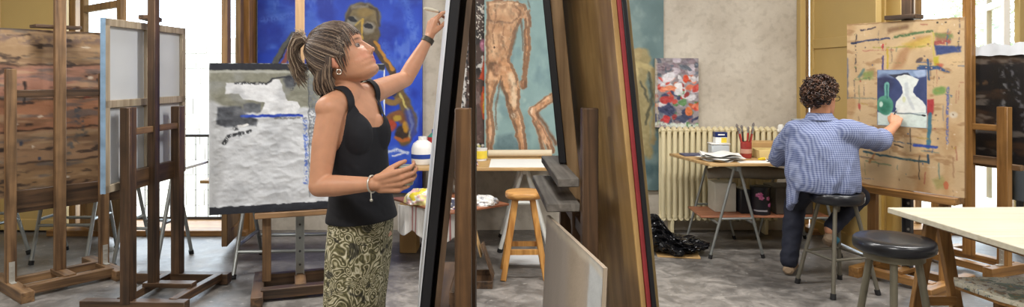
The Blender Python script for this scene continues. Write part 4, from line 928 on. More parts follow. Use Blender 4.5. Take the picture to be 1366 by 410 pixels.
# things on the white table
def lab_bottle(name, label, cat, c, prof, mat, lmat=None, lz=None, lr=None, capm=None, capp=None):
    t = thing(name, label, cat, c)
    MB().lathe(prof).build('body', mat, t, local=True)
    if lmat: MB().lathe([(lr, lz[0]), (lr+.0015, lz[0]+.001), (lr+.0015, lz[1]), (lr, lz[1]+.001)]).build('label_band', lmat, t, local=True)
    if capm: MB().lathe(capp).build('cap', capm, t, local=True)
    return t
blue = plain('blue_label', (36, 66, 150), .4); red = plain('red_label', (188, 58, 56), .4); yel = plain('yellow_label', (230, 206, 70), .4); grn = plain('green_label', (70, 140, 120), .4); maroon = plain('maroon', (120, 50, 40), .5)
white = plain('white_plastic', (236, 236, 234), .35, var=.02)
lab_bottle('paint_jug', 'large white plastic paint jug with blue label at table left end', 'jug', (-.73, 5.5, .70), [(.001, 0), (.085, .003), (.09, .02), (.09, .13), (.075, .17), (.04, .195), (.001, .196)], white, blue, (.05, .085), .0905, white, [(.001, .194), (.034, .195), (.034, .225), (.001, .226)])
lab_bottle('paint_bottle', 'paint bottle with red shoulder label behind the black-edged canvas', 'bottle', (-.66, 5.78, .70), [(.001, 0), (.06, .003), (.062, .02), (.062, .2), (.03, .23), (.001, .231)], grn, red, (.15, .195), .0625, blue, [(.001, .23), (.026, .231), (.026, .262), (.001, .263)])
lab_bottle('paint_can', 'white paint can with maroon band beside the stout post', 'can', (-.44, 5.55, .70), [(.001, 0), (.055, .002), (.056, .12), (.05, .126), (.001, .127)], white, maroon, (.03, .075), .0565)
lab_bottle('paint_can', 'small red paint can stacked behind the maroon-banded can', 'can', (-.45, 5.78, .70), [(.001, 0), (.06, .002), (.061, .2), (.055, .207), (.001, .208)], white, red, (.13, .19), .0615, grn, [(.001, .207), (.05, .208), (.05, .22), (.001, .221)])
lab_bottle('paint_tub', 'yellow and white speckled paint tub beside the beige paper roll', 'tub', (-.265, 5.72, .70), [(.001, 0), (.05, .002), (.055, .1), (.058, .105), (.001, .106)], white, yel, (.02, .085), .054)
rag('crumpled white tissue on the table left end next to the paint jug', (-.565, 5.40, .70), (.085, .075, .11), [W0, (240, 240, 240), W0, (40, 70, 160)], 14, 'tissue', 'tissue')
rag('small paint-stained cloth on the table behind the stout post', (-.36, 5.42, .70), (.09, .07, .05), [W0, (60, 74, 170), (190, 110, 90), W0], 15, 'paint_cloth', 'cloth')
# wooden stool
def round_stool(name, label, c, h, r, th, mat, lmat, splay, legr, nleg=4, ringz=.2, rot=.4, group=None, square=False, ring=True):
    t = thing(name, label, 'stool', (c[0], c[1], 0), 0, group)
    prof = [(.001, h-th), (r*.9, h-th), (r*.985, h-th*.8), (r, h-th*.5), (r*.985, h-th*.16), (r*.93, h-.002), (r*.6, h-.001), (.001, h)]
    MB().lathe(prof, (0, 0, 0), 40).build('seat', mat, t, local=True, ang=60)
    ends = []
    for i in range(nleg):
        a = rot+2*PI*i/nleg; dx, dy = math.cos(a), math.sin(a)
        top = Vector((dx*r*(.62 if ring else .52), dy*r*(.62 if ring else .52), h-th)); bot = Vector((dx*splay, dy*splay, 0)); ends.append((top, bot))
        if square: lg = MB().beam(bot, top, legr*2, legr*2).build('leg', lmat, t, local=True, bevel=.003)
        else:
            lg = MB().tube([bot+Vector((0, 0, .01)), top], legr, 12).build('leg', lmat, t, local=True)
            MB().tube([bot+(top-bot)*.06, bot+Vector((0, 0, .001))], legr*1.3, 12).build('rubber_foot', M['rubber'], lg, local=True)
    if ring:
        for i in range(nleg):
            a, b = ends[i], ends[(i+1) % nleg]; f = ringz/(h-th)
            pa, pb = a[1]+(a[0]-a[1])*f, b[1]+(b[0]-b[1])*f
            (MB().beam(pa, pb, .035, .022) if square else MB().tube([pa, pb], legr*.62, 10)).build('stretcher', lmat, t, local=True)
    return t, ends
ws, _ = round_stool('wooden_stool', 'honey-coloured wooden stool with round seat in the middle of the room', (.085, 4.83), .60, .135, .05, M['stool_wood_x'], M['stool_wood'], .21, .02, 4, .19, 3.95, square=True)
round_stool('padded_stool', 'black padded metal stool under the seated person', (2.165, 4.5), .655, .172, .075, M['black_vinyl'], M['dull_steel'], .245, .0135, 4, .235, -2.1)
fs, ends = round_stool('padded_stool', 'empty black padded metal stool in the right foreground', (1.80, 3.18), .665, .178, .06, M['black_vinyl'], M['stool_steel'], .185, .0165, 4, .2, -2.09, ring=False)
MB().lathe([(.12, .57), (.13, .57), (.13, .605), (.12, .605)], (0, 0, 0), 32).build('seat_ring', M['stool_steel'], fs, local=True)
# flat board on the floor by the wooden stool, paint box
o = MB().prism([(-.08, 5.08), (.42, 5.02), (.44, 5.3), (-.06, 5.34)], .012, Matrix.Translation((0, 0, 0))).build('floor_board', M['primer'], None, bevel=.002); tag(o, 'thin pale board lying on the floor behind the wooden stool', 'board')
pb = thing('paint_box', 'open dark wooden box with raised lid on the floor right of the stout post', 'box', (-.22, 4.62, 0))
m = MB(); m.box(-.33, -.13, 4.50, 4.78, .0, .012)
m.box(-.33, -.13, 4.50, 4.512, .012, .05).box(-.33, -.318, 4.512, 4.78, .012, .05).box(-.142, -.13, 4.512, 4.78, .012, .05).box(-.318, -.142, 4.768, 4.78, .012, .05)
m.build('tray', M['dark_wood_y'], pb, bevel=.002)
MB().beam((-.128, 4.62, .05), (-.205, 4.66, .27), .014, .26).build('lid', M['dark_wood'], pb, bevel=.002)
MB().beam((-.215, 4.74, .16), (-.268, 4.76, .36), .012, .16).build('palette_panel', M['tan_board'], pb, bevel=.002, label='pale thin wooden panel')
# ------------------------------------------------------------------ right work table
trestle('thin metal trestle at the left end of the cluttered work table', (1.745, 5.24), (1.72, 5.84), .725, .21, M['steel'], .011, .27)
trestle('thin metal trestle of the work table behind the seated person', (2.36, 5.26), (2.34, 5.86), .725, .21, M['steel'], .011, .27)
board('work_table_top', 'cluttered tan work table top in front of the radiator', 'table top', [(1.515, 5.16), (2.62, 5.22), (2.60, 5.88), (1.36, 5.84)], .725, .022, M['tan_board'])
board('shelf_board', 'brown shelf board resting low on the work table trestles', 'shelf', [(1.50, 5.36), (2.52, 5.36), (2.52, 5.76), (1.50, 5.76)], .29, .015, M['red_board'])
def paper_pile(label, c, w, d, h, seed, rot, mat):
    m = MB(); n = 22; rn = random.Random(seed)
    for L in range(4):
        b = len(m.v); ro = rot+rn.uniform(-.3, .3); zz = c[2]+.0015+L*h*.22
        for j in range(n):
            for i in range(n):
                x = (i/(n-1)-.5)*w; y = (j/(n-1)-.5)*d; e = max(abs(i/(n-1)-.5), abs(j/(n-1)-.5))*2
                z = zz+h*.35*(math.sin(i*.4+seed+L)*math.cos(j*.33+L)+1)*.5*e**2+ (h*.3*(1-e) if L else 0)
                m.v.append((c[0]+x*math.cos(ro)-y*math.sin(ro), c[1]+x*math.sin(ro)+y*math.cos(ro), z)); m.c.append((1, 1, 1))
        m.f += [(b+j*n+i, b+j*n+i+1, b+(j+1)*n+i+1, b+(j+1)*n+i) for j in range(n-1) for i in range(n-1)]
    return tag(m.build('paper_pile', mat, None, fix=False), label, 'papers')
paper_pile('loose pile of curled white papers on the left of the work table', (1.66, 5.38, .747), .28, .28, .06, 2, .2, M['paper'])
o = MB().prism([(1.44, 5.62), (1.66, 5.66), (1.64, 5.80), (1.43, 5.77)], .012, Matrix.Translation((0, 0, .747))).build('sketchbook', plain('navy_cover', (66, 72, 104), .5), None, bevel=.002); tag(o, 'dark blue closed sketchbook near the back left of the work table', 'book')
o = MB().box(1.76, 2.2, 5.20, 5.34, .747, .749, Matrix.Identity(4)).build('paper_strip', M['paper'], None); tag(o, 'white paper strip along the front edge of the work table', 'paper')
tb = thing('plastic_tub', 'clear pale plastic tub under the navy-labelled carton on the work table', 'tub', (1.735, 5.66, .747))
MB().box(-.075, .075, -.06, .06, 0, .10).build('tub', plain('cloudy_plastic', (198, 206, 212), .3, var=.04), tb, bevel=.01, local=True)
MB().box(-.08, .08, -.065, .065, .10, .11).build('lid', white, tb, bevel=.003, local=True)
ct = thing('paint_carton', 'small carton with navy top and yellow patch standing on the tub', 'carton', (1.745, 5.66, .857))
MB().box(-.05, .05, -.035, .035, 0, .09).build('carton', white, ct, bevel=.003, local=True)
MB().box(-.051, .051, -.036, .036, .05, .091).box(-.03, .03, -.037, -.036, .062, .08).build('navy_band', plain('navy', (26, 42, 96), .4), ct, local=True)
MB().box(0, .045, -.0365, -.035, .005, .045).build('yellow_patch', yel, ct, local=True); MB().box(-.028, .028, -.0375, -.0362, .066, .076).build('white_lettering', white, ct, local=True)
jr = thing('brush_jar', 'red jar on the work table holding upright paintbrushes', 'jar', (1.915, 5.52, .747))
MB().lathe([(.001, 0), (.042, .002), (.045, .02), (.045, .13), (.04, .135), (.04, .128), (.038, .02), (.001, .018)], n=24).build('jar', plain('red_jar', (150, 54, 48), .35, var=.3, scale=30), jr, local=True)
MB().lathe([(.0456, .04), (.0466, .041), (.0466, .075), (.0456, .076)], n=24).build('label_band', plain('jar_label', (196, 150, 130), .5), jr, local=True)
pb_ = [(.018, .012, .05, .29, (150, 40, 40)), (-.02, .01, -.055, .28, (110, 46, 40)), (.0, -.02, .012, .26, (170, 50, 46)), (-.01, .02, -.02, .27, (60, 50, 50)), (.02, -.015, .035, .25, (160, 60, 50)), (-.024, -.01, -.04, .25, (180, 60, 50))]
for i, (x, y, tx, L, c) in enumerate(pb_):
    a = Vector((1.915+x*.6, 5.52+y*.6, .768)); b = Vector((1.915+x+tx, 5.52+y, .747+L)); dd = (b-a)
    t = thing('paintbrush', ['red brush leaning furthest right in the red jar', 'dark red brush leaning left in the red jar', 'red brush upright at the front of the red jar', 'black brush at the back of the red jar', 'short red brush at right in the red jar', 'short bright red brush at left in the red jar'][i], 'brush', a, 0, 'brushes in the red jar')
    MB().tube([a, a+dd*.78], [.005, .008], 8).build('handle', plain('handle_%d' % i, c, .35), t)
    MB().tube([a+dd*.78, a+dd*.88], .008, 8).build('ferrule', M['steel'], t)
    MB().tube([a+dd*.88, a+dd*.94, b], [.009, .012, .004], 8).build('bristles', plain('bristle', (120, 112, 108), .8), t)
bx = thing('cardboard_tray', 'shallow yellow cardboard tray at right on the work table', 'box', (2.14, 5.55, .747))
MB().box(-.14, .14, -.1, .1, 0, .008).box(-.14, .14, -.1, -.092, .008, .07).box(-.14, .14, .092, .1, .008, .07).box(-.14, -.132, -.092, .092, .008, .07).box(.132, .14, -.092, .092, .008, .07).build('tray', plain('manila', (214, 192, 132), .6), bx, local=True, bevel=.002)
o = MB().box(2.02, 2.30, 5.68, 5.84, .747, .86).build('cardboard_box', M['cardboard'], None, bevel=.004); tag(o, 'brown cardboard box at the back of the work table', 'box')
gb = thing('plastic_bin', 'grey translucent storage bin beside the seated person on the work table', 'bin', (2.43, 5.5, .747))
MB().prism([(-.10, -.09), (.14, -.09), (.14, .09), (-.10, .09)], .30).build('bin', plain('grey_plastic', (176, 182, 178), .35, var=.06), gb, local=True, bevel=.008); MB().box(-.115, .155, -.1, .1, .30, .318).build('lid', plain('grey_lid', (150, 156, 154), .4), gb, local=True, bevel=.003)
for i, (x, y, c, l) in enumerate(((1.985, 5.36, (226, 196, 50), 'yellow'), (2.06, 5.33, (190, 60, 50), 'red'), (2.13, 5.34, (60, 110, 190), 'blue'), (2.02, 5.27, (60, 62, 70), 'black'))):
    t = thing('paint_tube', l+' paint tube lying near the front edge of the work table', 'paint tube', (x, y, .747), .5+i, 'paint tubes on the work table')
    MB().tube([(-.04, 0, .013), (-.01, 0, .013), (.03, 0, .013)], [.006, .012, .012], 10).build('tube_body', plain('tube_'+l, c, .3), t, local=True)
    MB().tube([(.03, 0, .013), (.045, 0, .013)], .006, 10).build('cap', white, t, local=True)
# below the work table
pbk = thing('paint_bucket', 'black paint bucket with pink flower pattern on the low shelf', 'bucket', (2.01, 5.46, .305))
p = Paint(0, 0, 60, 36, .35, (24, 22, 30), 99, 4, .05, .6)
rr = random.Random(31)
for i in range(16):
    u, v = rr.uniform(0, 60), rr.uniform(6, 32)
    for a in range(5): p.ell(u+1.6*math.cos(a*1.257), v+1.6*math.sin(a*1.257), 1.3, 1.3, rr.choice([(214, 110, 160), (196, 90, 150), (226, 150, 186)]), .95, .4)
for x_ in (12, 36): p.stroke([(x_, 30), (x_+12, 30)], 2, (210, 206, 210), .8, 1)
m = MB(); cl = p.colors(); HH, WW = p.H, p.W
for j in range(HH):
    for i in range(WW): a = 2*PI*i/(WW-1); m.v.append((.078*math.cos(a), .078*math.sin(a), .215*(1-j/(HH-1)))); m.c.append(tuple(cl[j, i]))
for j in range(HH-1):
    for i in range(WW-1): a = j*WW+i; m.f.append((a, a+WW, a+WW+1, a+1))
m.build('pail', M['col_smooth'], pbk, colors=True, local=True, fix=False); MB().lathe([(.001, 0), (.077, 0), (.077, .002), (.001, .002)]).build('base', M['black_paint'], pbk, local=True); MB().lathe([(.07, .205), (.082, .206), (.082, .222), (.07, .224), (.001, .222), (.001, .205)]).build('rim_lid', M['black_paint'], pbk, local=True)
o = MB().box(1.85, 1.925, 5.45, 5.62, .305, .50).build('dark_box', M['black_paint'], None, bevel=.004); tag(o, 'black box left of the flowered bucket on the low shelf', 'box')
o = MB().box(1.66, 1.835, 5.52, 5.72, .305, .54).build('white_box', plain('off_white_box', (190, 186, 172), .6), None, bevel=.004); tag(o, 'off-white box standing on the left of the low shelf', 'box')
m = MB(); m.tube([(1.62, 5.6, .605), (1.85, 5.58, .625), (2.1, 5.6, .61), (2.3, 5.6, .60)], [.05, .07, .066, .05], 20, flat=.8)
for i, v in enumerate(m.v): m.v[i] = (v[0], v[1], v[2]+.008*math.sin(v[0]*40+v[1]*30))
o = m.build('cloth_bundle', plain('grey_cloth', (150, 144, 132), .8, var=.15), None); tag(o, 'long grey cloth bundle stuffed under the work table top', 'bundle')
o = MB().box(2.12, 2.42, 5.42, 5.70, .305, .52).build('clutter_crate', plain('dark_crate', (80, 74, 66), .6, var=.25), None, bevel=.006); tag(o, 'dark crate right of the flowered bucket on the low shelf', 'crate')
# trash bag and cardboard on floor
o = MB().prism([(1.14, 5.28), (1.46, 5.22), (1.49, 5.42), (1.16, 5.5)], .01).build('cardboard_sheet', M['cardboard'], None, bevel=.002); tag(o, 'flat cardboard sheet on the floor under the black bag', 'cardboard')
bm = bmesh.new(); bmesh.ops.create_icosphere(bm, subdivisions=6, radius=1); m = MB()
co_ = np.array([v.co[:] for v in bm.verts]); az = np.arctan2(co_[:, 1], co_[:, 0])
n1 = fbm(co_[:, 0]*1.6+3, co_[:, 1]*1.6+co_[:, 2]*1.3, 5, 3); r1 = np.abs(fbm(co_[:, 0]*4+1, co_[:, 1]*4+co_[:, 2]*3, 6, 3)-.5); r2 = np.abs(fbm(co_[:, 0]*7+8, co_[:, 2]*7-co_[:, 1]*5, 7, 3)-.5)
for i, v in enumerate(co_):
    k_ = .75+.5*n1[i]-.7*r1[i]-.35*r2[i]
    x, y, z = v*k_; tall = np.exp(-((x+.55)/.38)**2)
    m.v.append((1.285+x*.30, 5.4+y*.19, .012+max(0, (z*.5+.42))*(.14+.26*tall)))
m.f = [tuple(v.index for v in f.verts) for f in bm.faces]; bm.free()
o = m.build('trash_bag', plain('black_plastic', (20, 20, 23), .22, var=.1), None, ang=25); tag(o, 'crumpled shiny black trash bag on the floor by the radiator', 'bag')
# ------------------------------------------------------------------ right foreground table
board('drawing_table_top', 'large pale drawing table top in the right foreground', 'table top', [(1.93, 3.47), (2.055, 2.30), (3.45, 2.45), (3.33, 3.50)], .722, .028, M['drawing_board'])
wt = thing('wooden_trestle', 'honey-coloured wooden trestle under the pale drawing table', 'trestle', (2.17, 3.0, 0))
MB().beam((2.12, 3.42, .695), (2.22, 2.38, .695), .05, .06).build('ridge_bar', M['honey_wood_y'], wt, bevel=.003)
for (x, y) in ((2.125, 3.38), (2.215, 2.42)):
    for s in (-1, 1):
        MB().beam((x+s*.035, y+s*.012, .69), (x+s*.165, y+s*.03, .0), .055, .035).build('leg', M['honey_wood'], wt, bevel=.003)
    MB().beam((x-.1, y, .30), (x+.1, y, .30), .045, .022).build('crosspiece', M['honey_wood_x'], wt, bevel=.003)
wt2 = thing('wooden_trestle', 'second wooden trestle under the far right end of the drawing table', 'trestle', (3.1, 3.0, 0))
MB().beam((3.08, 3.42, .695), (3.14, 2.5, .695), .05, .06).build('ridge_bar', M['honey_wood_y'], wt2, bevel=.003)
for (x, y) in ((3.085, 3.38), (3.135, 2.54)):
    for s in (-1, 1): MB().beam((x+s*.035, y+s*.012, .69), (x+s*.165, y+s*.03, .0), .055, .035).build('leg', M['honey_wood'], wt2, bevel=.003)
poly = [(2.10, 3.20), (2.15, 2.98), (2.24, 2.80), (2.38, 2.64), (3.0, 2.6), (3.0, 3.27), (2.14, 3.27)]
m = MB()
pt = thing('low_painted_table', 'low paint-splattered table top with clipped corner at bottom right', 'table', (2.55, 2.95, 0))
m.prism(poly, .022, Matrix.Translation((0, 0, .43))); sl = MB(); sl.v, sl.f = m.v, m.f
def splatter():
    mt, nt, b = _new('splattered_top'); tc = _n(nt, 'ShaderNodeTexCoord'); prev = None
    base = lin((222, 218, 198))
    for i, (c, s_, th) in enumerate([((120, 138, 112), 9, .55), ((226, 222, 206), 14, .56), ((150, 124, 92), 20, .6), ((104, 120, 138), 26, .63), ((196, 160, 96), 17, .64), ((84, 96, 76), 33, .64)]):
        nz = _n(nt, 'ShaderNodeTexNoise'); nz.inputs['Scale'].default_value = s_; nz.inputs['Detail'].default_value = 5; nz.inputs['Distortion'].default_value = .5+i*.3
        nt.links.new(tc.outputs['Object'], nz.inputs['Vector'])
        r = _n(nt, 'ShaderNodeValToRGB'); r.color_ramp.elements[0].position = th-.03; r.color_ramp.elements[1].position = th+.02; nt.links.new(nz.outputs['Fac'], r.inputs['Fac'])
        mx = _n(nt, 'ShaderNodeMix', data_type='RGBA'); mx.inputs[7].default_value = (*lin(c), 1)
        if prev is None: mx.inputs[6].default_value = (*base, 1)
        else: nt.links.new(prev, mx.inputs[6])
        nt.links.new(r.outputs['Color'], mx.inputs[0]); prev = mx.outputs[2]
    nt.links.new(prev, b.inputs['Base Color']); b.inputs['Roughness'].default_value = .5
    return mt
sl.build('top', splatter(), pt, bevel=.002)
MB().prism([(a*.995+.0128, b*.995+.0148) for a, b in poly], .012, Matrix.Translation((0, 0, .4175))).build('edge_board', M['honey_wood_x'], pt)
for x, y in ((2.3, 3.18), (2.9, 3.18), (2.48, 2.72), (2.9, 2.72)): MB().beam((x, y, 0), (x, y, .418), .04, .04).build('leg', M['honey_wood'], pt, bevel=.003)
# black trunk and white roll at far right
tr = thing('black_trunk', 'black trunk on legs at the far right behind the dark canvas', 'trunk', (4.3, 5.33, 0))
MB().box(4.03, 4.62, 5.16, 5.46, .42, .68).build('body', M['rubber'], tr, bevel=.01)
for x in (4.08, 4.56):
    for y in (5.2, 5.42): MB().beam((x, y, 0), (x, y, .42), .035, .035).build('leg', M['iron'], tr)
o = MB().tube([(3.98, 5.24, .72), (4.6, 5.34, .72)], .04, 18).build('paper_roll', M['paper'], None); tag(o, 'white paper roll on the black trunk at far right', 'roll')
# ------------------------------------------------------------------ people
def remesh(mb, voxel, smooth=2):
    me = mb.mesh('tmp', 0, False, False); o = bpy.data.objects.new('tmp', me); C.objects.link(o)
    r = o.modifiers.new('r', 'REMESH'); r.mode = 'VOXEL'; r.voxel_size = voxel; r.adaptivity = 0
    dg = bpy.context.evaluated_depsgraph_get(); ev = o.evaluated_get(dg); m2 = bpy.data.meshes.new_from_object(ev)
    bpy.data.objects.remove(o); bpy.data.meshes.remove(me)
    bm = bmesh.new(); bm.from_mesh(m2)
    for i in range(smooth): bmesh.ops.smooth_vert(bm, verts=bm.verts, factor=.5, use_axis_x=True, use_axis_y=True, use_axis_z=True)
    bm.to_mesh(m2); bm.free()
    m2.polygons.foreach_set('use_smooth', [True]*len(m2.polygons))
    return m2
def mesh_np(me):
    v = np.empty(len(me.vertices)*3); me.vertices.foreach_get('co', v); n = np.empty(len(me.vertices)*3); me.vertices.foreach_get('normal', n)
    return v.reshape(-1, 3), n.reshape(-1, 3)
def setcol(me, arr):
    a = me.color_attributes.new('Col', 'FLOAT_COLOR', 'POINT'); f = np.ones((len(arr), 4), dtype=np.float32); f[:, :3] = arr; a.data.foreach_set('color', f.ravel())
def place(me, name, mat, parent):
    me.transform(XF[parent.name].inverted()); me.name = name
    o = bpy.data.objects.new(name, me); C.objects.link(o); o.parent = parent; me.materials.append(mat); XF[o.name] = XF[parent.name]; return o
def loft(secs, n=48, cap=True, p=1.0):
    """secs: centre, lateral half vector, forward half vector (3D)"""
    m = MB(); vs = []
    for c, a, b in secs:
        c = Vector(c); a = Vector(a); b = Vector(b)
        for j in range(n):
            t = 2*PI*j/n; ct, st = math.cos(t), math.sin(t)
            vs.append(c+a*(math.copysign(abs(ct)**p, ct))+b*(math.copysign(abs(st)**p, st)))
    k = len(secs); fs = [(i*n+j, i*n+(j+1) % n, (i+1)*n+(j+1) % n, (i+1)*n+j) for i in range(k-1) for j in range(n)]
    if cap: fs += [tuple(range(n-1, -1, -1)), tuple((k-1)*n+j for j in range(n))]
    m.add(vs, fs); return m
def dense(secs, k=5):
    out = []
    for i in range(len(secs)-1):
        for j in range(k):
            t = j/k; out.append([tuple(x*(1-t)+y*t for x, y in zip(u, w)) for u, w in zip(secs[i], secs[i+1])])
    out.append([tuple(x) for x in secs[-1]]); return out
HEAD = [(-.104, .072, .048, .018), (-.101, .088, .032, .030), (-.093, .100, .012, .041), (-.081, .1045, -.012, .049), (-.070, .0985, -.034, .054), (-.061, .105, -.052, .057), (-.055, .1065, -.060, .059), (-.050, .1015, -.066, .060),
        (-.045, .108, -.07, .061), (-.037, .106, -.075, .063), (-.030, .101, -.08, .065), (-.015, .103, -.088, .068), (0, .102, -.094, .070), (.014, .099, -.098, .072), (.026, .0985, -.1, .073), (.038, .104, -.101, .074), (.055, .105, -.1, .075), (.075, .100, -.097, .074),
        (.093, .089, -.088, .070), (.108, .072, -.073, .061), (.120, .052, -.052, .047), (.128, .030, -.031, .029), (.132, .010, -.012, .010)]
def head(mb, Mh, ears=True):
    n = 56; vs = []
    for z, xf, xb, hw in HEAD:
        for j in range(n):
            t = 2*PI*j/n; ct, st = math.cos(t), math.sin(t)
            cx = max(0, (xf+xb)/2) if z < -.055 else max(0, (-z-.02)*.7); x = cx+((xf-cx) if ct > 0 else (cx-xb))*math.copysign(abs(ct)**(.82 if ct > 0 else 1), ct); y = hw*math.copysign(abs(st)**.9, st)
            if ct > 0:
                for s in (-1, 1):
                    x -= .012*math.exp(-((y-s*.031)/.015)**2-((z-.014)/.011)**2)
                    x += .004*math.exp(-((y-s*.036)/.018)**2-((z+.022)/.018)**2)
            vs.append(Mh @ Vector((x, y, z)))
    k = len(HEAD)
    fs = [(i*n+j, i*n+(j+1) % n, (i+1)*n+(j+1) % n, (i+1)*n+j) for i in range(k-1) for j in range(n)]+[tuple(range(n-1, -1, -1)), tuple((k-1)*n+j for j in range(n))]
    mb.add(vs, fs); sc_ = Mh.to_scale().x
    H = lambda *p: Mh @ Vector(p)
    mb.cone(H(.094, 0, .026), .008*sc_, H(.113, 0, -.012), .0085*sc_); mb.cone(H(.100, 0, -.010), .011*sc_, H(.119, 0, -.021), .0088*sc_)
    for s in (-1, 1): mb.ell(H(.106, s*.0125, -.025), .0085*sc_)
    if ears:
        for s in (-1, 1):
            R = Mh.to_3x3().normalized() @ Matrix.Rotation(.25, 3, 'Y') @ Matrix.Rotation(s*.35, 3, 'Z')
            mb.ell(H(-.012, s*.078, .006), (.019*sc_, .0065*sc_, .028*sc_), R); mb.ell(H(-.004, s*.074, -.016), (.010*sc_, .006*sc_, .014*sc_), R)
def hand(mb, W, F, N, S, curl, spread=.021, sc=1.0, thumb=(.55, .7, .35), tcurl=.5):
    """palm from wrist W along F, palm faces N, thumb side S; curl = per finger bend angles"""
    W = Vector(W); F = Vector(F).normalized(); N = Vector(N); N = (N-F*N.dot(F)).normalized(); S = Vector(S); S = (S-F*S.dot(F)-N*S.dot(N)).normalized()
    L = [(.043, .026, .021), (.047, .030, .022), (.044, .028, .022), (.034, .021, .019)]
    for i in range(4):
        o = (1.5-i)*spread*sc
        kn = W+F*(.086-.004*abs(i-1)-(.008 if i == 3 else 0))*sc+S*o
        mb.cone(W+F*.008*sc+S*o*.62, .0145*sc, kn, .0112*sc)
        d = F; p = kn; r = .0092*sc if i < 3 else .008*sc
        cs = curl[i] if isinstance(curl[0], (tuple, list)) else curl
        for j in range(3):
            R = Matrix.Rotation(cs[j], 3, F.cross(N)); d = (R @ d) if True else d
            q = p+d*L[i][j]*sc; mb.cone(p, r, q, r*.88); p = q; r *= .88
    t0 = W+F*.022*sc+S*.024*sc; td = (F*thumb[0]+S*thumb[1]+N*thumb[2]).normalized()
    t1 = t0+td*.042*sc; mb.cone(t0, .0135*sc, t1, .0112*sc)
    td = (td+(F*.8-S*.35+N*.3)*tcurl).normalized(); t2 = t1+td*.031*sc; mb.cone(t1, .0105*sc, t2, .0092*sc)
    td = (td+(F*.5-S*.4+N*.2)*tcurl).normalized(); t3 = t2+td*.024*sc; mb.cone(t2, .0092*sc, t3, .0076*sc)
M['skin'] = colmat('skin', .45, .05, 160, .12, .4)
M['tank'] = plain('black_cotton', (20, 21, 28), .8, var=.1, scale=30, bump=.1)
# ---------------------------------------------------------------- the woman
wo = thing('person', 'woman in black tank top and paisley skirt painting with a raised arm', 'person', (-.60, 2.62, 0))
yaw = math.radians(-27); f = Vector((math.cos(yaw), math.sin(yaw), 0)); r = Vector((f.y, -f.x, 0)); up = Vector((0, 0, 1))
pitch = math.radians(31); SC = 1.07
Mh = Matrix.Translation((-.655, 2.60, 1.487)) @ Matrix.Rotation(math.radians(-4), 4, 'Z') @ Matrix.Rotation(-pitch, 4, 'Y') @ Matrix.Scale(SC, 4)
B = MB(); head(B, Mh)
def sec(z, cx, cy, a, b, R=r, Fw=f, tilt=0.0):
    return [(cx, cy, z), tuple(R*a), tuple(Fw*b+up*tilt)]
T = [sec(.80, -.585, 2.625, .142, .098), sec(.88, -.583, 2.625, .140, .096), sec(.96, -.585, 2.62, .132, .092), sec(1.05, -.588, 2.62, .121, .084), sec(1.12, -.598, 2.615, .127, .087), sec(1.20, -.610, 2.612, .140, .094), sec(1.27, -.622, 2.612, .146, .090), sec(1.32, -.630, 2.615, .142, .076), sec(1.36, -.634, 2.62, .115, .062), sec(1.39, -.636, 2.622, .075, .054)]
tl = loft(dense(T, 4), 40, True, .92); B.v += tl.v; B.f += tl.f; B.c += tl.c
def add(mb, o): off = len(mb.v); mb.v += o.v; mb.f += [tuple(i+off for i in q) for q in o.f]; mb.c += o.c
B = MB(); head(B, Mh); add(B, tl)
c0 = Vector((-.612, 2.61, 1.205))
for s in (-1, 1): B.ell(c0+f*.046+r*s*.056, (.064, .060, .085))
B.cone((-.628, 2.618, 1.33), .060, (-.652, 2.606, 1.44), .051); B.cone((-.652, 2.606, 1.42), .052, (-.655, 2.603, 1.48), .053)
rs = Vector((-.668, 2.462, 1.312)); re = Vector((-.690, 2.415, 1.035)); rw = Vector((-.470, 2.335, 1.057))
ls = Vector((-.562, 2.755, 1.365)); le = Vector((-.472, 2.985, 1.415)); lw = Vector((-.372, 3.035, 1.602))
B.cone((-.63, 2.59, 1.345), .052, rs, .050); B.cone(rs+Vector((.006, .004, -.01)), .050, rs*.55+re*.45, .046); B.cone(rs*.55+re*.45, .046, re, .037)
B.cone(re, .038, re*.72+rw*.28, .0385); B.cone(re*.72+rw*.28, .0385, rw, .0225)
B.cone((-.62, 2.64, 1.345), .050, ls, .049); B.cone(ls, .048, ls*.5+le*.5, .042); B.cone(ls*.5+le*.5, .042, le, .036); B.cone(le, .036, le*.7+lw*.3, .036); B.cone(le*.7+lw*.3, .036, lw, .0215)
# near hand: closed around a small jar, palm towards the body's midline and upward
hF = (rw-re).normalized(); hF = (hF*.9+Vector((.1, .25, .05))).normalized()
hand(B, rw, hF, (-.05, .9, .3), (.1, -.25, 1), [(.45, .75, .6), (.5, .85, .6), (.5, .9, .6), (.5, .9, .6)], .0225, 1.03, (.75, .35, .5), .35)
# far hand: pinching the brush near the canvas
lF = Vector((.22, .02, .97)).normalized()
hand(B, lw, lF, (.75, .5, 0), (-.55, -.8, .1), [(.5, .5, .5), (.65, .7, .5), (.8, .9, .7), (.9, 1.0, .8)], .0205, .98, (.75, .5, .45), .35)
for s in (-1, 1):
    hp = Vector((-.588, 2.625, .86))+r*s*.062; kn = Vector((-.608, 2.62, .47))+r*s*.058; an = Vector((-.625, 2.63, .085))+r*s*.075
    B.cone(hp, .062, kn, .05); B.cone(kn, .056, kn*.6+an*.4, .052); B.cone(kn*.6+an*.4, .05, an, .036)
    B.cone(an+Vector((0, 0, -.02)), .036, an+f*.12+Vector((0, 0, -.052)), .03); B.cone(an+f*.12+Vector((0, 0, -.052)), .032, an+f*.17+Vector((0, 0, -.06)), .024)
me = remesh(B, .0042, 2)
V, N = mesh_np(me)
MI = np.array(Mh.inverted()); hl = np.c_[V, np.ones(len(V))] @ MI.T; hl = hl[:, :3]
skin = np.array(lin((204, 150, 118))); col = np.tile(skin, (len(V), 1))
nz = fbm(V[:, 0]*40+100, V[:, 2]*40+V[:, 1]*30+100, 3, 3); col *= (1+.16*(nz-.5))[:, None]
def tint(mask, c):
    global col
    m = np.clip(mask, 0, 1)[:, None]; col = col*(1-m)+np.array(lin(c))*m
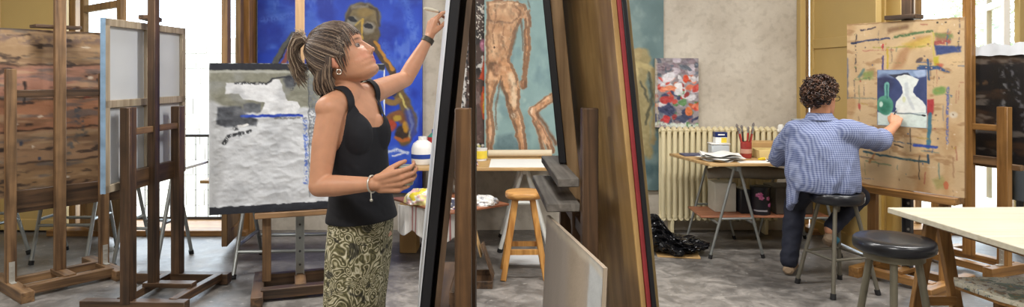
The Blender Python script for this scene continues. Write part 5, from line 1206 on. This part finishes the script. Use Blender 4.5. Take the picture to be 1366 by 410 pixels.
hm = (np.abs(hl) < .16).all(1)
g_ = lambda x, y, z, sx, sy, sz: np.exp(-((hl[:, 0]-x)/sx)**2-((np.abs(hl[:, 1])-y)/sy)**2-((hl[:, 2]-z)/sz)**2)*hm
tint(1.3*g_(.108, 0, -.046, .012, .020, .0045), (176, 92, 84)); tint(1.3*g_(.106, 0, -.057, .012, .018, .005), (184, 100, 92))
tint(.45*g_(.09, .04, -.028, .03, .022, .02), (220, 140, 118)); tint(.35*g_(.118, 0, -.02, .012, .012, .01), (216, 140, 118)); tint(.6*g_(-.01, .078, .0, .025, .012, .03), (214, 128, 112))
tint(1.2*g_(.098, .032, .036, .02, .017, .0035), (96, 68, 54)); tint(1.3*g_(.092, .031, .0185, .02, .015, .0036), (44, 32, 28)); tint(.5*g_(.09, .031, .014, .02, .02, .012), (166, 112, 92))
setcol(me, col)
# tank top cut from the body surface
rel = V-np.array((-.612, 2.615, 0)); lat = rel @ np.array(r); fw = rel @ np.array(f); z = V[:, 2]
def segd(P, a, b):
    a = np.array(a); b = np.array(b); d = b-a; t = np.clip(((P-a) @ d)/(d @ d), 0, 1); return np.linalg.norm(P-a-t[:, None]*d, axis=1)
arm = np.minimum(np.minimum(segd(V, rs, re)-.062, segd(V, re, rw)-.05), np.minimum(segd(V, ls, le)-.056, segd(V, le, lw)-.05))
neckw = np.where(fw > .0, .015+.062*np.sqrt(np.clip((z-1.235)/.10, 0, 1)), .07+.0*z); inneck = (np.abs(lat+.005) < neckw) & (z > np.where(fw > 0, 1.235, 1.345))
ok = (z > .872) & (z < 1.42) & (arm > 0) & ~inneck & (np.abs(lat) < np.where(z > 1.22, .128-.25*np.clip(z-1.30, 0, .05), .20))
hd = segd(V, (-.652, 2.606, 1.40), (-.655, 2.603, 1.5)); ok &= (hd > .066)
ok &= (segd(V, rw, rw+hF*.2) > .085) & (segd(V, lw, lw+lF*.2) > .085)
def cut(me, ok, off, name, mat, parent, thick=.003, flare=None):
    V, N = mesh_np(me); fi = [p.index for p in me.polygons if all(ok[i] for i in p.vertices)]
    used = sorted({i for k_ in fi for i in me.polygons[k_].vertices}); mp = {a: b for b, a in enumerate(used)}
    P = V[used]+N[used]*off
    if flare is not None: P = flare(P)
    m = MB(); m.v = [tuple(x) for x in P]; m.f = [tuple(mp[i] for i in me.polygons[k_].vertices) for k_ in fi]; m.c = [(1, 1, 1)]*len(P)
    bmn = m.mesh(name, 0, False, True, 80, None, False); bm = bmesh.new(); bm.from_mesh(bmn)
    for i in range(14):
        bd = [v for v in bm.verts if v.is_boundary]; new = {}
        for v in bd:
            nb = [e.other_vert(v).co for e in v.link_edges if e.is_boundary]
            if len(nb) == 2: new[v] = v.co*.4+(nb[0]+nb[1])*.3
        for v, c_ in new.items(): v.co = c_
    bmesh.ops.smooth_vert(bm, verts=bm.verts, factor=.5, use_axis_x=True, use_axis_y=True, use_axis_z=True)
    bm.to_mesh(bmn); bm.free(); bmn.polygons.foreach_set('use_smooth', [True]*len(bmn.polygons))
    o = place(bmn, name, mat, parent); sd = o.modifiers.new('thickness', 'SOLIDIFY'); sd.thickness = thick; sd.offset = 1; return o
def wr(P):
    n = fbm(P[:, 0]*14+P[:, 1]*9+20, P[:, 2]*22+P[:, 0]*10+20, 13, 3)-.5; k_ = np.clip((1.18-P[:, 2])*6, 0.2, 1)
    cen = np.array([-.585, 2.624, 0]); o_ = P-cen; o_[:, 2] = 0; o_ = o_/np.maximum(np.linalg.norm(o_, axis=1), 1e-6)[:, None]; P = P+o_*(np.clip((.955-P[:, 2])/.07, 0, 1)**1.3*.009)[:, None]
    return P+np.array(f)[None, :]*(n*.016*k_)[:, None]*.5+np.array(r)[None, :]*(n*.014*k_)[:, None]
cut(me, ok, .007, 'tank_top', M['tank'], wo, .003, wr)
body = place(me, 'body', M['skin'], wo)
# eyes
for s in (-1, 1):
    m = MB(lin((150, 132, 122))); cpos = Mh @ Vector((.0815, s*.031, .0135)); m.ell(cpos, .0118)
    d = (Mh.to_3x3() @ Vector((1, 0, .05))).normalized()
    m.c = [lin((40, 32, 28)) if (Vector(v)-cpos).normalized().dot(d) > .74 else c_ for v, c_ in zip(m.v, m.c)]
    m.build('eye', M['col_smooth'], wo, colors=True)
# skirt
m = MB(); n = 120; Zs = np.linspace(.905, .11, 60)
for z_ in Zs:
    t = (.905-z_)/.795; cx = -.583-.030*min(1, t*2.2); cy = 2.625; a = .145+.012*math.sin(min(1, t*4)*PI/2)-.024*min(1, t*2); b = .099+.012*math.sin(min(1, t*4)*PI/2)-.016*min(1, t*2)
    for j in range(n):
        th = 2*PI*j/n; fo = 1+(.01+.055*min(1, t*1.3))*(math.sin(th*9+1.2*math.sin(th*2)+t)*.6+math.sin(th*5+2)*.4)
        p_ = Vector((cx, cy, z_))+r*a*math.cos(th)*fo+f*b*math.sin(th)*fo; m.v.append(tuple(p_)); m.c.append((1, 1, 1))
m.f = [(i*n+j, i*n+(j+1) % n, (i+1)*n+(j+1) % n, (i+1)*n+j) for i in range(len(Zs)-1) for j in range(n)]
def paisley():
    mt, nt, b = _new('paisley_cloth'); tc = _n(nt, 'ShaderNodeTexCoord')
    def noise(vec, s, d=3, dist=0):
        q_ = _n(nt, 'ShaderNodeTexNoise'); q_.inputs['Scale'].default_value = s; q_.inputs['Detail'].default_value = d; q_.inputs['Distortion'].default_value = dist; nt.links.new(vec, q_.inputs['Vector']); return q_
    nz = noise(tc.outputs['Object'], 9, 1); sub = _n(nt, 'ShaderNodeVectorMath', operation='SUBTRACT'); sub.inputs[1].default_value = (.5, .5, .5); nt.links.new(nz.outputs['Color'], sub.inputs[0])
    scl = _n(nt, 'ShaderNodeVectorMath', operation='SCALE'); scl.inputs['Scale'].default_value = .26; nt.links.new(sub.outputs[0], scl.inputs[0])
    ad = _n(nt, 'ShaderNodeVectorMath', operation='ADD'); nt.links.new(tc.outputs['Object'], ad.inputs[0]); nt.links.new(scl.outputs[0], ad.inputs[1])
    vo = _n(nt, 'ShaderNodeTexVoronoi'); vo.inputs['Scale'].default_value = 20; nt.links.new(ad.outputs[0], vo.inputs['Vector'])
    mu = _n(nt, 'ShaderNodeMath', operation='MULTIPLY'); mu.inputs[1].default_value = 26; nt.links.new(vo.outputs['Distance'], mu.inputs[0])
    sn = _n(nt, 'ShaderNodeMath', operation='SINE'); nt.links.new(mu.outputs[0], sn.inputs[0])
    n2 = noise(ad.outputs[0], 60, 3, 1.2); n3 = noise(tc.outputs['Object'], 13, 2, 1.5)
    a1 = _n(nt, 'ShaderNodeMath', operation='MULTIPLY_ADD'); a1.inputs[1].default_value = .22; a1.inputs[2].default_value = .2; nt.links.new(sn.outputs[0], a1.inputs[0])
    a2 = _n(nt, 'ShaderNodeMath', operation='MULTIPLY_ADD'); a2.inputs[1].default_value = .72; nt.links.new(n2.outputs['Fac'], a2.inputs[0]); nt.links.new(a1.outputs[0], a2.inputs[2])
    rp = _n(nt, 'ShaderNodeValToRGB'); e = rp.color_ramp.elements
    e[0].position = .2; e[0].color = (*lin((30, 29, 24)), 1); e[1].position = .9; e[1].color = (*lin((226, 220, 196)), 1)
    for ps, c in ((.36, (84, 80, 52)), (.48, (128, 122, 84)), (.56, (70, 66, 46)), (.64, (170, 162, 126))): x = e.new(ps); x.color = (*lin(c), 1)
    nt.links.new(a2.outputs[0], rp.inputs['Fac'])
    r3 = _n(nt, 'ShaderNodeValToRGB'); r3.color_ramp.elements[0].position = .585; r3.color_ramp.elements[1].position = .64; r3.color_ramp.elements[1].color = (.8, .8, .8, 1); nt.links.new(n3.outputs['Fac'], r3.inputs['Fac'])
    mx = _n(nt, 'ShaderNodeMix', data_type='RGBA'); mx.inputs[7].default_value = (*lin((26, 26, 24)), 1); nt.links.new(r3.outputs['Color'], mx.inputs[0]); nt.links.new(rp.outputs['Color'], mx.inputs[6])
    nt.links.new(mx.outputs[2], b.inputs['Base Color']); b.inputs['Roughness'].default_value = .8
    return mt
m.build('skirt', paisley(), wo, fix=False, ang=80).modifiers.new('thickness', 'SOLIDIFY').thickness = .003
# sandals
for s in (-1, 1):
    an = Vector((-.625, 2.63, 0))+r*s*.075
    MB().tube([an-f*.05+Vector((0, 0, .008)), an+f*.03+Vector((0, 0, .008)), an+f*.12+Vector((0, 0, .008)), an+f*.20+Vector((0, 0, .008))], [.03, .036, .042, .024], 18, flat=1.0).build('sandal', M['black_vinyl'], wo)
sand = [o for o in C.objects if o.parent == wo and o.name.startswith('sandal')]
for o in sand:
    for v in o.data.vertices: v.co.z = max(0.0, min(.02, .008+(v.co.z-.008)*.3))
# jewellery
bR = Matrix.Rotation(0, 3, 'X')
def ringat(c, axis, R_, rr_, mat, name, n=28):
    axis = Vector(axis).normalized(); e1 = axis.orthogonal().normalized(); e2 = axis.cross(e1); m = MB()
    pts = [Vector(c)+e1*math.cos(2*PI*i/n)*R_+e2*math.sin(2*PI*i/n)*R_ for i in range(n+1)]; m.tube(pts, rr_, 8); return m
bc = rw*.93+re*.07; silver = plain('silver', (206, 202, 190), .3, .6)
m = ringat(bc, rw-re, .029, .0032, silver, 'bracelet'); m.tube([bc+Vector((0, -.02, -.024)), bc+Vector((.002, -.022, -.05))], .002, 6); m.ell(bc+Vector((.002, -.022, -.052)), .0055); m.build('bracelet', silver, wo)
wc = lw*.93+le*.07; m = MB(); ax = (lw-le).normalized(); m.tube([wc-ax*.011, wc+ax*.011], .0285, 20); m.build('watch_strap', plain('strap', (66, 60, 48), .5), wo)
ep = Mh @ Vector((-.004, -.077, -.034)); m = ringat(ep-up*.008, (0, 1, 0), .009, .0016, silver, 'earring'); m.build('earring', silver, wo)
# hair
hair = MB(); rh = random.Random(4)
EC = Vector((-.002, 0, .030)); ER = Vector((.110, .083, .110))
def dirv(az, el): return Vector((math.cos(el)*math.cos(az), math.cos(el)*math.sin(az), math.sin(el)))
def onscalp(d, k_=1.0): return Mh @ (EC+Vector((d.x*ER.x*k_, d.y*ER.y*k_, d.z*ER.z*k_)))
def hairline(az):
    a = abs(math.degrees(az)); pts = [(0, 40), (30, 36), (45, 26), (58, 4), (70, -16), (84, -12), (92, -4), (100, -28), (125, -42), (180, -45)]
    for (a0, e0), (a1, e1) in zip(pts, pts[1:]):
        if a0 <= a <= a1: return math.radians(e0+(e1-e0)*(a-a0)/(a1-a0))
    return -.7
HC = [(66, 54, 48), (88, 72, 62), (112, 94, 80), (146, 126, 106), (54, 44, 40), (184, 164, 140)]
na, ne = 64, 30
base = len(hair.v)
for i in range(na):
    az = -PI+2*PI*i/na; lo = hairline(az)
    for j in range(ne):
        el = lo+(PI/2-lo)*j/(ne-1); n_ = .02*math.sin(az*31+el*3)*math.cos(el); hair.v.append(tuple(onscalp(dirv(az, el), 1.03+n_))); hair.c.append(lin(HC[0]))
for i in range(na):
    for j in range(ne-1): a = i*ne+j; b = ((i+1) % na)*ne+j; hair.f.append((a, b, b+1, a+1))
def slerp(a, b, t):
    w = a.angle(b); return (a*math.sin((1-t)*w)+b*math.sin(t*w))/max(math.sin(w), 1e-6) if w > 1e-4 else a
tie = Vector((-.62, 0, .78)).normalized()
def strand(pts, r0, r1, col):
    k_ = len(pts); rs_ = [r0+(r1-r0)*i/(k_-1) for i in range(k_)]; hair.tube(pts, rs_, 5, lin(col), True)
for i in range(900):
    az = rh.uniform(-1.95, 1.95); lo = hairline(az); el = lo+(rh.random()**1.5)*(1.35-lo)
    d0 = dirv(az, el); k0 = rh.uniform(1.03, 1.075); bump = rh.uniform(.0, .05)
    strand([onscalp(slerp(d0, tie, t/7), k0+bump*math.sin(PI*t/7)) for t in range(8)], .0026, .0016, rh.choice([HC[0], HC[1], HC[1], HC[2], HC[2], HC[3], HC[4]]))
for i in range(300):         # fringe
    az = rh.uniform(-.95, .95); d0 = dirv(az*.8, rh.uniform(.95, 1.25)); d1 = dirv(az*1.02+rh.uniform(-.06, .06), rh.uniform(.16, .40) if abs(az) < .7 else rh.uniform(-.1, .25))
    k0 = rh.uniform(1.0, 1.04); strand([onscalp(slerp(d0, d1, t/6), k0+.035*math.sin(PI*t/6)) for t in range(7)], .0024, .0010, rh.choice(HC[:4]))
Tp = onscalp(tie, 1.04)
for i in range(340):         # tied tail, arching up and dropping behind
    a = rh.uniform(0, 2*PI); q = rh.random()**.5; j1 = Vector((0, math.cos(a)*.034*q, math.sin(a)*.024*q)); s_ = rh.uniform(.75, 1.15)
    pts = [Tp+j1*.35, Tp+Vector((-.022, 0, .022))*s_+j1*.8, Tp+Vector((-.046, 0, .014))*s_+j1*1.25, Tp+Vector((-.060, 0, -.020))*s_+j1*1.4, Tp+Vector((-.060, 0, -.060))*s_+j1*1.35, Tp+Vector((-.046, 0, -.100))*s_+j1*1.1, Tp+Vector((-.026+rh.uniform(-.02, .022), rh.uniform(-.012, .012), -.135+rh.uniform(-.015, .02)))*s_+j1*.9]
    strand(pts, .0022, .0008, rh.choice([HC[1], HC[2], HC[3], HC[5], HC[2]]))
for i in range(110):          # wisps in front of the ear
    sd = rh.choice((-1, 1)); az = sd*rh.uniform(.78, 1.45); el = hairline(az)+rh.uniform(.02, .5); d0 = dirv(az, el); d1 = dirv(az+sd*rh.uniform(.0, .22), el-rh.uniform(.3, .75)); k0 = rh.uniform(1.03, 1.06)
    strand([onscalp(slerp(d0, d1, t/5), k0+.02*math.sin(PI*t/5)) for t in range(6)], .0024, .0008, rh.choice(HC[:4]))
for i in range(26):          # loose ends sticking up from the tie
    a = rh.uniform(-1, 1); strand([Tp, Tp+Vector((-.018, a*.02, .03)), Tp+Vector((-.03+rh.uniform(-.02, .02), a*.035, .05+rh.uniform(-.012, .01)))], .002, .0008, HC[5])
for i in range(1300):         # loose lower hair down to the nape
    sd = rh.choice((-1, 1)); az = sd*rh.uniform(1.56, PI); el = rh.uniform(-.35, .42); d0 = dirv(az, el); p0 = onscalp(d0, rh.uniform(.97, 1.03)); d1 = dirv(az, hairline(az)+.05)
    p1 = onscalp(slerp(d0, d1, .6), rh.uniform(1.0, 1.05)); zb = rh.uniform(1.350, 1.395)+(.02 if abs(az) < 1.8 else 0)
    ctr = Vector((-.675, 2.605)); e = Vector((p1.x, p1.y)); tgt = ctr+(e-ctr)*rh.uniform(.78, 1.04); out = (Vector((p1.x, p1.y))-ctr)*.06
    p2 = Vector((p1.x+out.x, p1.y+out.y, p1.z*.62+zb*.38)); p3 = Vector((p1.x*.5+tgt.x*.5+out.x*.6, p1.y*.5+tgt.y*.5+out.y*.6, p1.z*.28+zb*.72)); p4 = Vector((tgt.x+.012, tgt.y, zb))
    strand([p0, p1, p2, p3, p4], .0026, .0010, rh.choice([HC[0], HC[1], HC[2], HC[3], HC[3], HC[4]]))
hair.build('hair', colmat('brown_hair', .45), wo, colors=True, fix=False, ang=80)
m = ringat(onscalp(tie, 1.03), Mh.to_3x3() @ tie, .018, .006, None, 'hair_tie'); m.build('hair_tie', M['rubber'], wo)
# held things
jc = rw+hF*.085+Vector((.01, .045, .012))
t = thing('paint_jar', 'small glass paint jar held in the woman\'s near hand', 'jar', jc-Vector((0, 0, .035)))
MB().lathe([(.001, 0), (.026, .001), (.029, .008), (.029, .05), (.026, .055), (.001, .056)]).build('jar', plain('jar_glass', (196, 198, 178), .2), t, local=True); MB().lathe([(.001, .055), (.030, .055), (.031, .058), (.031, .068), (.029, .071), (.001, .0715)]).build('lid', plain('jar_lid', (160, 168, 150), .35), t, local=True)
bp0 = at(566, 11, 2.98); bp1 = at(590.5, 17, 3.07)
t = thing('paintbrush', 'pale paintbrush held in the woman\'s raised hand against the canvas', 'brush', bp0)
MB().tube([bp0, bp0*.6+bp1*.4, bp0*.25+bp1*.75], [.006, .009, .005], 10).build('handle', plain('pale_handle', (222, 214, 192), .4), t); MB().tube([bp0*.25+bp1*.75, bp0*.12+bp1*.88], .006, 10).build('ferrule', M['steel'], t); MB().tube([bp0*.12+bp1*.88, bp1], [.0065, .003], 10).build('bristles', M['black_paint'], t)
# ---------------------------------------------------------------- the seated person
ma = thing('person', 'seated person with dark curly hair in blue checked shirt, seen from behind', 'person', (2.10, 4.55, 0))
ph = math.radians(62); f2 = Vector((math.cos(ph), math.sin(ph), 0)); r2 = Vector((f2.y, -f2.x, 0))
Mm = Matrix.Translation((2.085, 4.56, 1.262)) @ Matrix.Rotation(math.radians(30), 4, 'Z') @ Matrix.Rotation(math.radians(2), 4, 'Y') @ Matrix.Scale(1.05, 4)
B = MB(); head(B, Mm)
B.cone((2.075, 4.55, 1.06), .068, (2.075, 4.55, 1.21), .062)
S2 = lambda z, cx, cy, a, b: sec(z, cx, cy, a, b, r2, f2)
T2 = [S2(.665, 2.10, 4.535, .185, .125), S2(.74, 2.098, 4.535, .20, .135), S2(.84, 2.09, 4.54, .195, .135), S2(.96, 2.082, 4.545, .195, .125), S2(1.05, 2.078, 4.548, .18, .10), S2(1.11, 2.076, 4.55, .11, .07)]
add(B, loft(dense(T2, 4), 36, True, .9))
Rs = Vector((2.235, 4.425, 1.062)); Re = Vector((2.43, 4.475, .985)); Rw = Vector((2.590, 4.565, 1.085)); Ls = Vector((1.925, 4.62, 1.055)); Le = Vector((1.89, 4.80, .84)); Lw = Vector((2.07, 4.93, .80))
for a, b, q_, w_, in ((Rs, Re, Rw, 1), (Ls, Le, Lw, 1)):
    B.cone(a, .056, b, .045); B.cone(b, .045, b*.65+q_*.35, .042); B.cone(b*.65+q_*.35, .042, q_, .027)
hF2 = (Vector((2.640, 4.625, 1.168))-Rw).normalized()
hand(B, Rw, hF2, (.35, .75, -.4), (-.35, .45, .8), [(.55, .8, .6), (.7, .9, .6), (.8, 1.0, .7), (.85, 1.0, .7)], .021, .98, (.8, .35, .4), .4)
hand(B, Lw, (.8, .5, -.2), (.2, -.2, -1), (-.4, .8, 0), [(.25, .3, .2)]*4, .0215, 1.0)
lh = Vector((2.005, 4.59, .70)); lk = Vector((2.06, 4.90, .50)); la = Vector((1.985, 4.83, .095)); rh_ = Vector((2.19, 4.52, .69)); rk = Vector((2.40, 4.68, .585)); ra = Vector((2.17, 4.60, .375))
B.cone(lh, .085, lk, .062); B.cone(lk, .06, la, .043); B.cone(rh_, .085, rk, .062); B.cone(rk, .058, ra, .04)
B.cone(la+Vector((0, 0, -.035)), .034, la+Vector((.06, .10, -.062)), .028); rt = Vector((2.215, 4.71, .295)); B.cone(ra, .035, rt, .028)
me = remesh(B, .005, 2); V, N = mesh_np(me)
skin = np.array(lin((198, 142, 110))); col = np.tile(skin, (len(V), 1)); nz = fbm(V[:, 0]*40+100, V[:, 2]*40+V[:, 1]*30+100, 5, 3); col *= (1+.2*(nz-.5))[:, None]
hl = (np.c_[V, np.ones(len(V))] @ np.array(Mm.inverted()).T)[:, :3]; hm = (np.abs(hl) < .16).all(1)
tint(1.2*g_(.106, 0, -.05, .012, .020, .008), (170, 96, 86)); tint(.5*g_(.09, .04, -.02, .03, .025, .025), (214, 130, 106)); setcol(me, col)
legd = np.minimum(np.minimum(segd(V, lh, lk)-.10, segd(V, lk, la*.9+lk*.1)-.075), np.minimum(segd(V, rh_, rk)-.10, segd(V, rk, ra*.88+rk*.12)-.07))
ok = (legd < 0) & (V[:, 2] < .74)
M['navy_cloth'] = plain('navy_trousers', (26, 30, 46), .8, var=.15, scale=25)
tB = MB(); tB.cone(lh, .098, lk, .077); tB.cone(lk, .076, la+Vector((0, 0, .01)), .062); tB.cone(rh_, .098, rk, .076); tB.cone(rk, .073, ra*.92+rk*.08, .055); add(tB, loft(dense([S2(.655, 2.10, 4.54, .185, .125), S2(.75, 2.10, 4.54, .19, .13)], 3), 30, True, .9))
tm = remesh(tB, .009, 2); Vt, Nt = mesh_np(tm); dv = (fbm(Vt[:, 0]*16+10, Vt[:, 2]*20+Vt[:, 1]*12+10, 9, 3)-.5)*.016; Vt = Vt+Nt*dv[:, None]; tm.vertices.foreach_set('co', Vt.ravel()); place(tm, 'trousers', M['navy_cloth'], ma)
place(me, 'body', M['skin'], ma)
# shirt: torso with a hanging tail, sleeves
sB = MB(); T3 = [S2(.655, 2.095, 4.535, .228, .158), S2(.74, 2.092, 4.535, .232, .166), S2(.84, 2.085, 4.54, .226, .163), S2(.95, 2.08, 4.545, .224, .150), S2(1.03, 2.078, 4.548, .215, .128), S2(1.085, 2.077, 4.55, .180, .10), S2(1.125, 2.076, 4.55, .115, .080), S2(1.150, 2.076, 4.552, .080, .075)]
add(sB, loft(dense(T3, 5), 48, True, .9))
sB.cone(Rs+Vector((-.03, .02, -.01)), .088, Rs*.45+Re*.55, .078); sB.cone(Rs*.45+Re*.55, .078, Re+Vector((.015, .005, .005)), .064); sB.cone(Re, .064, Re*.72+Rw*.28, .054)
sB.cone(Ls+Vector((.03, -.02, -.01)), .088, Ls*.45+Le*.55, .078); sB.cone(Ls*.45+Le*.55, .076, Le, .066); sB.cone(Le, .064, Le*.6+Lw*.4, .05)
# tail over the left rear of the seat
for i in range(9):
    a = math.radians(150+i*13); d = r2*math.cos(a)+f2*math.sin(a); c_ = Vector((2.093, 4.535, 0)); top = c_+r2*.200*math.cos(a)+f2*.138*math.sin(a)+up*.70; lowz = .50+.018*abs(i-2)+(.10 if i > 5 else 0)
    sB.cone(top, .035, top+d*.012+up*(lowz-.70+.02), .024)
sm = remesh(sB, .009, 3); Vs, Ns = mesh_np(sm)
fold = (fbm(Vs[:, 0]*9+Vs[:, 1]*7+10, Vs[:, 2]*6+Vs[:, 0]*5+10, 17, 4)-.5)*.030+(.5-np.abs(fbm(Vs[:, 0]*13+40-Vs[:, 2]*5, Vs[:, 2]*5+Vs[:, 1]*14+40, 19, 3)-.5)*3)*.007
Vs = Vs+Ns*fold[:, None]; sm.vertices.foreach_set('co', Vs.ravel())
def checks():
    mt, nt, b = _new('checked_shirt'); tc = _n(nt, 'ShaderNodeTexCoord'); prev = None
    outs = []
    for ax, rot in (((1, .55, 0), 0), ((0, 0, 1), 0)):
        dp_ = _n(nt, 'ShaderNodeVectorMath', operation='DOT_PRODUCT'); dp_.inputs[1].default_value = ax; nt.links.new(tc.outputs['Object'], dp_.inputs[0])
        mu = _n(nt, 'ShaderNodeMath', operation='MULTIPLY'); mu.inputs[1].default_value = 2*PI/.0135; nt.links.new(dp_.outputs['Value'], mu.inputs[0])
        sn = _n(nt, 'ShaderNodeMath', operation='SINE'); nt.links.new(mu.outputs[0], sn.inputs[0]); outs.append(sn)
    ad = _n(nt, 'ShaderNodeMath', operation='ADD'); nt.links.new(outs[0].outputs[0], ad.inputs[0]); nt.links.new(outs[1].outputs[0], ad.inputs[1])
    mr = _n(nt, 'ShaderNodeMapRange'); mr.inputs[1].default_value = -2; mr.inputs[2].default_value = 2; nt.links.new(ad.outputs[0], mr.inputs[0])
    rp = _n(nt, 'ShaderNodeValToRGB'); rp.color_ramp.elements[0].color = (*lin((70, 84, 130)), 1); rp.color_ramp.elements[1].color = (*lin((160, 170, 200)), 1); nt.links.new(mr.outputs[0], rp.inputs['Fac'])
    nt.links.new(rp.outputs['Color'], b.inputs['Base Color']); b.inputs['Roughness'].default_value = .85; return mt
so_ = place(sm, 'shirt', checks(), ma)
co_m = loft([((2.076, 4.553, 1.135), tuple(r2*.084), tuple(f2*.080)), ((2.077, 4.555, 1.175), tuple(r2*.074), tuple(f2*.072)), ((2.077, 4.553, 1.150), tuple(r2*.089), tuple(f2*.086)), ((2.077, 4.55, 1.128), tuple(r2*.096), tuple(f2*.092))], 40, False); co_m.build('collar', so_.data.materials[0], so_, fix=False, ang=80)
cuf = MB(); ca = (Rw-Re).normalized(); cc = Re*.72+Rw*.28; cuf.tube([cc-ca*.055, cc-ca*.03, cc+ca*.018, cc+ca*.02], [.058, .061, .060, .055], 24); cuf.build('cuff', so_.data.materials[0], so_, ang=80)
# shoes
M['beige_shoe'] = plain('beige_shoe', (150, 128, 104), .7, var=.2)
def shoe(h, t_, upv, name='shoe', mat=None):
    h = Vector(h); t_ = Vector(t_); m = MB(); d = (t_-h).normalized(); m.tube([h-d*.035, h-d*.02, h+(t_-h)*.35, h+(t_-h)*.75, t_, t_+d*.02], [.022, .038, .040, .045, .036, .016], 18, flat=.85); return m
shoe(la+Vector((-.01, -.015, -.055)), la+Vector((.09, .15, -.058)), up).build('shoe', M['beige_shoe'], ma)
shoe(ra+Vector((-.01, -.012, -.055)), rt+Vector((.0, .0, -.03)), up).build('shoe', M['beige_shoe'], ma)
m = MB(); m.cone(ra*.35+rt*.65+Vector((.035, -.012, -.03)), .03, rt+Vector((.035, .0, -.035)), .026); m.build('shoe_patch', plain('teal_cloth', (62, 122, 146), .7), ma, label='teal side of the shoe')
# glasses
H = lambda *p: Mm @ Vector(p)
m = MB(); 
for s in (-1, 1):
    m.tube([H(.0, s*.079, .022), H(.06, s*.080, .02), H(.112, s*.058, .017)], .0022, 6); m.tube([H(.117+.0*math.cos(a), s*.033+.024*math.cos(a), .012+.018*math.sin(a)) for a in [2*PI*i/20 for i in range(21)]], .002, 6)
m.tube([H(.118, -.010, .015), H(.118, .010, .015)], .002, 6); m.build('glasses', M['black_paint'], ma)
# curly hair
hair = MB(); rh2 = random.Random(9); EC2 = Vector((-.008, 0, .038)); ER2 = Vector((.108, .090, .104)); HD = [(46, 30, 24), (62, 40, 30), (80, 54, 40), (36, 24, 20), (98, 68, 50)]
def hl2(az):
    a = abs(math.degrees(az)); pts = [(0, 46), (50, 30), (75, 2), (95, -8), (110, -38), (180, -52)]
    for (a0, e0), (a1, e1) in zip(pts, pts[1:]):
        if a0 <= a <= a1: return math.radians(e0+(e1-e0)*(a-a0)/(a1-a0))
    return -.8
for i in range(na):
    az = -PI+2*PI*i/na; lo = hl2(az)
    for j in range(ne):
        el = lo+(PI/2-lo)*j/(ne-1); d = dirv(az, el); hair.v.append(tuple(Mm @ (EC2+Vector((d.x*ER2.x, d.y*ER2.y, d.z*ER2.z))*1.0))); hair.c.append(lin(HD[0]))
for i in range(na):
    for j in range(ne-1): a = i*ne+j; b = ((i+1) % na)*ne+j; hair.f.append((a, b, b+1, a+1))
for i in range(620):
    az = rh2.uniform(-PI, PI); lo = hl2(az); u_ = rh2.random(); el = math.asin(max(-1, min(1, math.sin(lo)+(1-math.sin(lo))*u_))); d = dirv(az, el)
    c_ = EC2+Vector((d.x*ER2.x, d.y*ER2.y, d.z*ER2.z))*rh2.uniform(1.0, 1.10); e1 = Vector((rh2.gauss(0, 1), rh2.gauss(0, 1), rh2.gauss(0, 1))).normalized(); e2 = e1.cross(d).normalized(); R_ = rh2.uniform(.008, .015); st = rh2.uniform(0, 6)
    pts = [Mm @ (c_+(e1*math.cos(st+k_*.75)+e2*math.sin(st+k_*.75))*R_+d*.0022*k_) for k_ in range(8)]
    hair.tube(pts, [.0028, .0042, .0044, .0044, .0042, .004, .003, .0016], 5, lin(rh2.choice(HD)))
hair.build('hair', colmat('dark_curls', .4), ma, colors=True, fix=False, ang=80)
bp0 = Vector((2.605, 4.615, 1.135)); bp1 = Vector((2.644, 4.633, 1.20))
t = thing('paintbrush', 'dark paintbrush held by the seated person against the still life', 'brush', bp0)
bp0 = bp0+(bp0-bp1)*.6
MB().tube([bp0, bp0*.5+bp1*.5, bp0*.2+bp1*.8], [.003, .0048, .0035], 10).build('handle', plain('dark_handle', (40, 36, 40), .4), t); MB().tube([bp0*.2+bp1*.8, bp1], [.004, .002], 8).build('bristles', M['steel'], t)
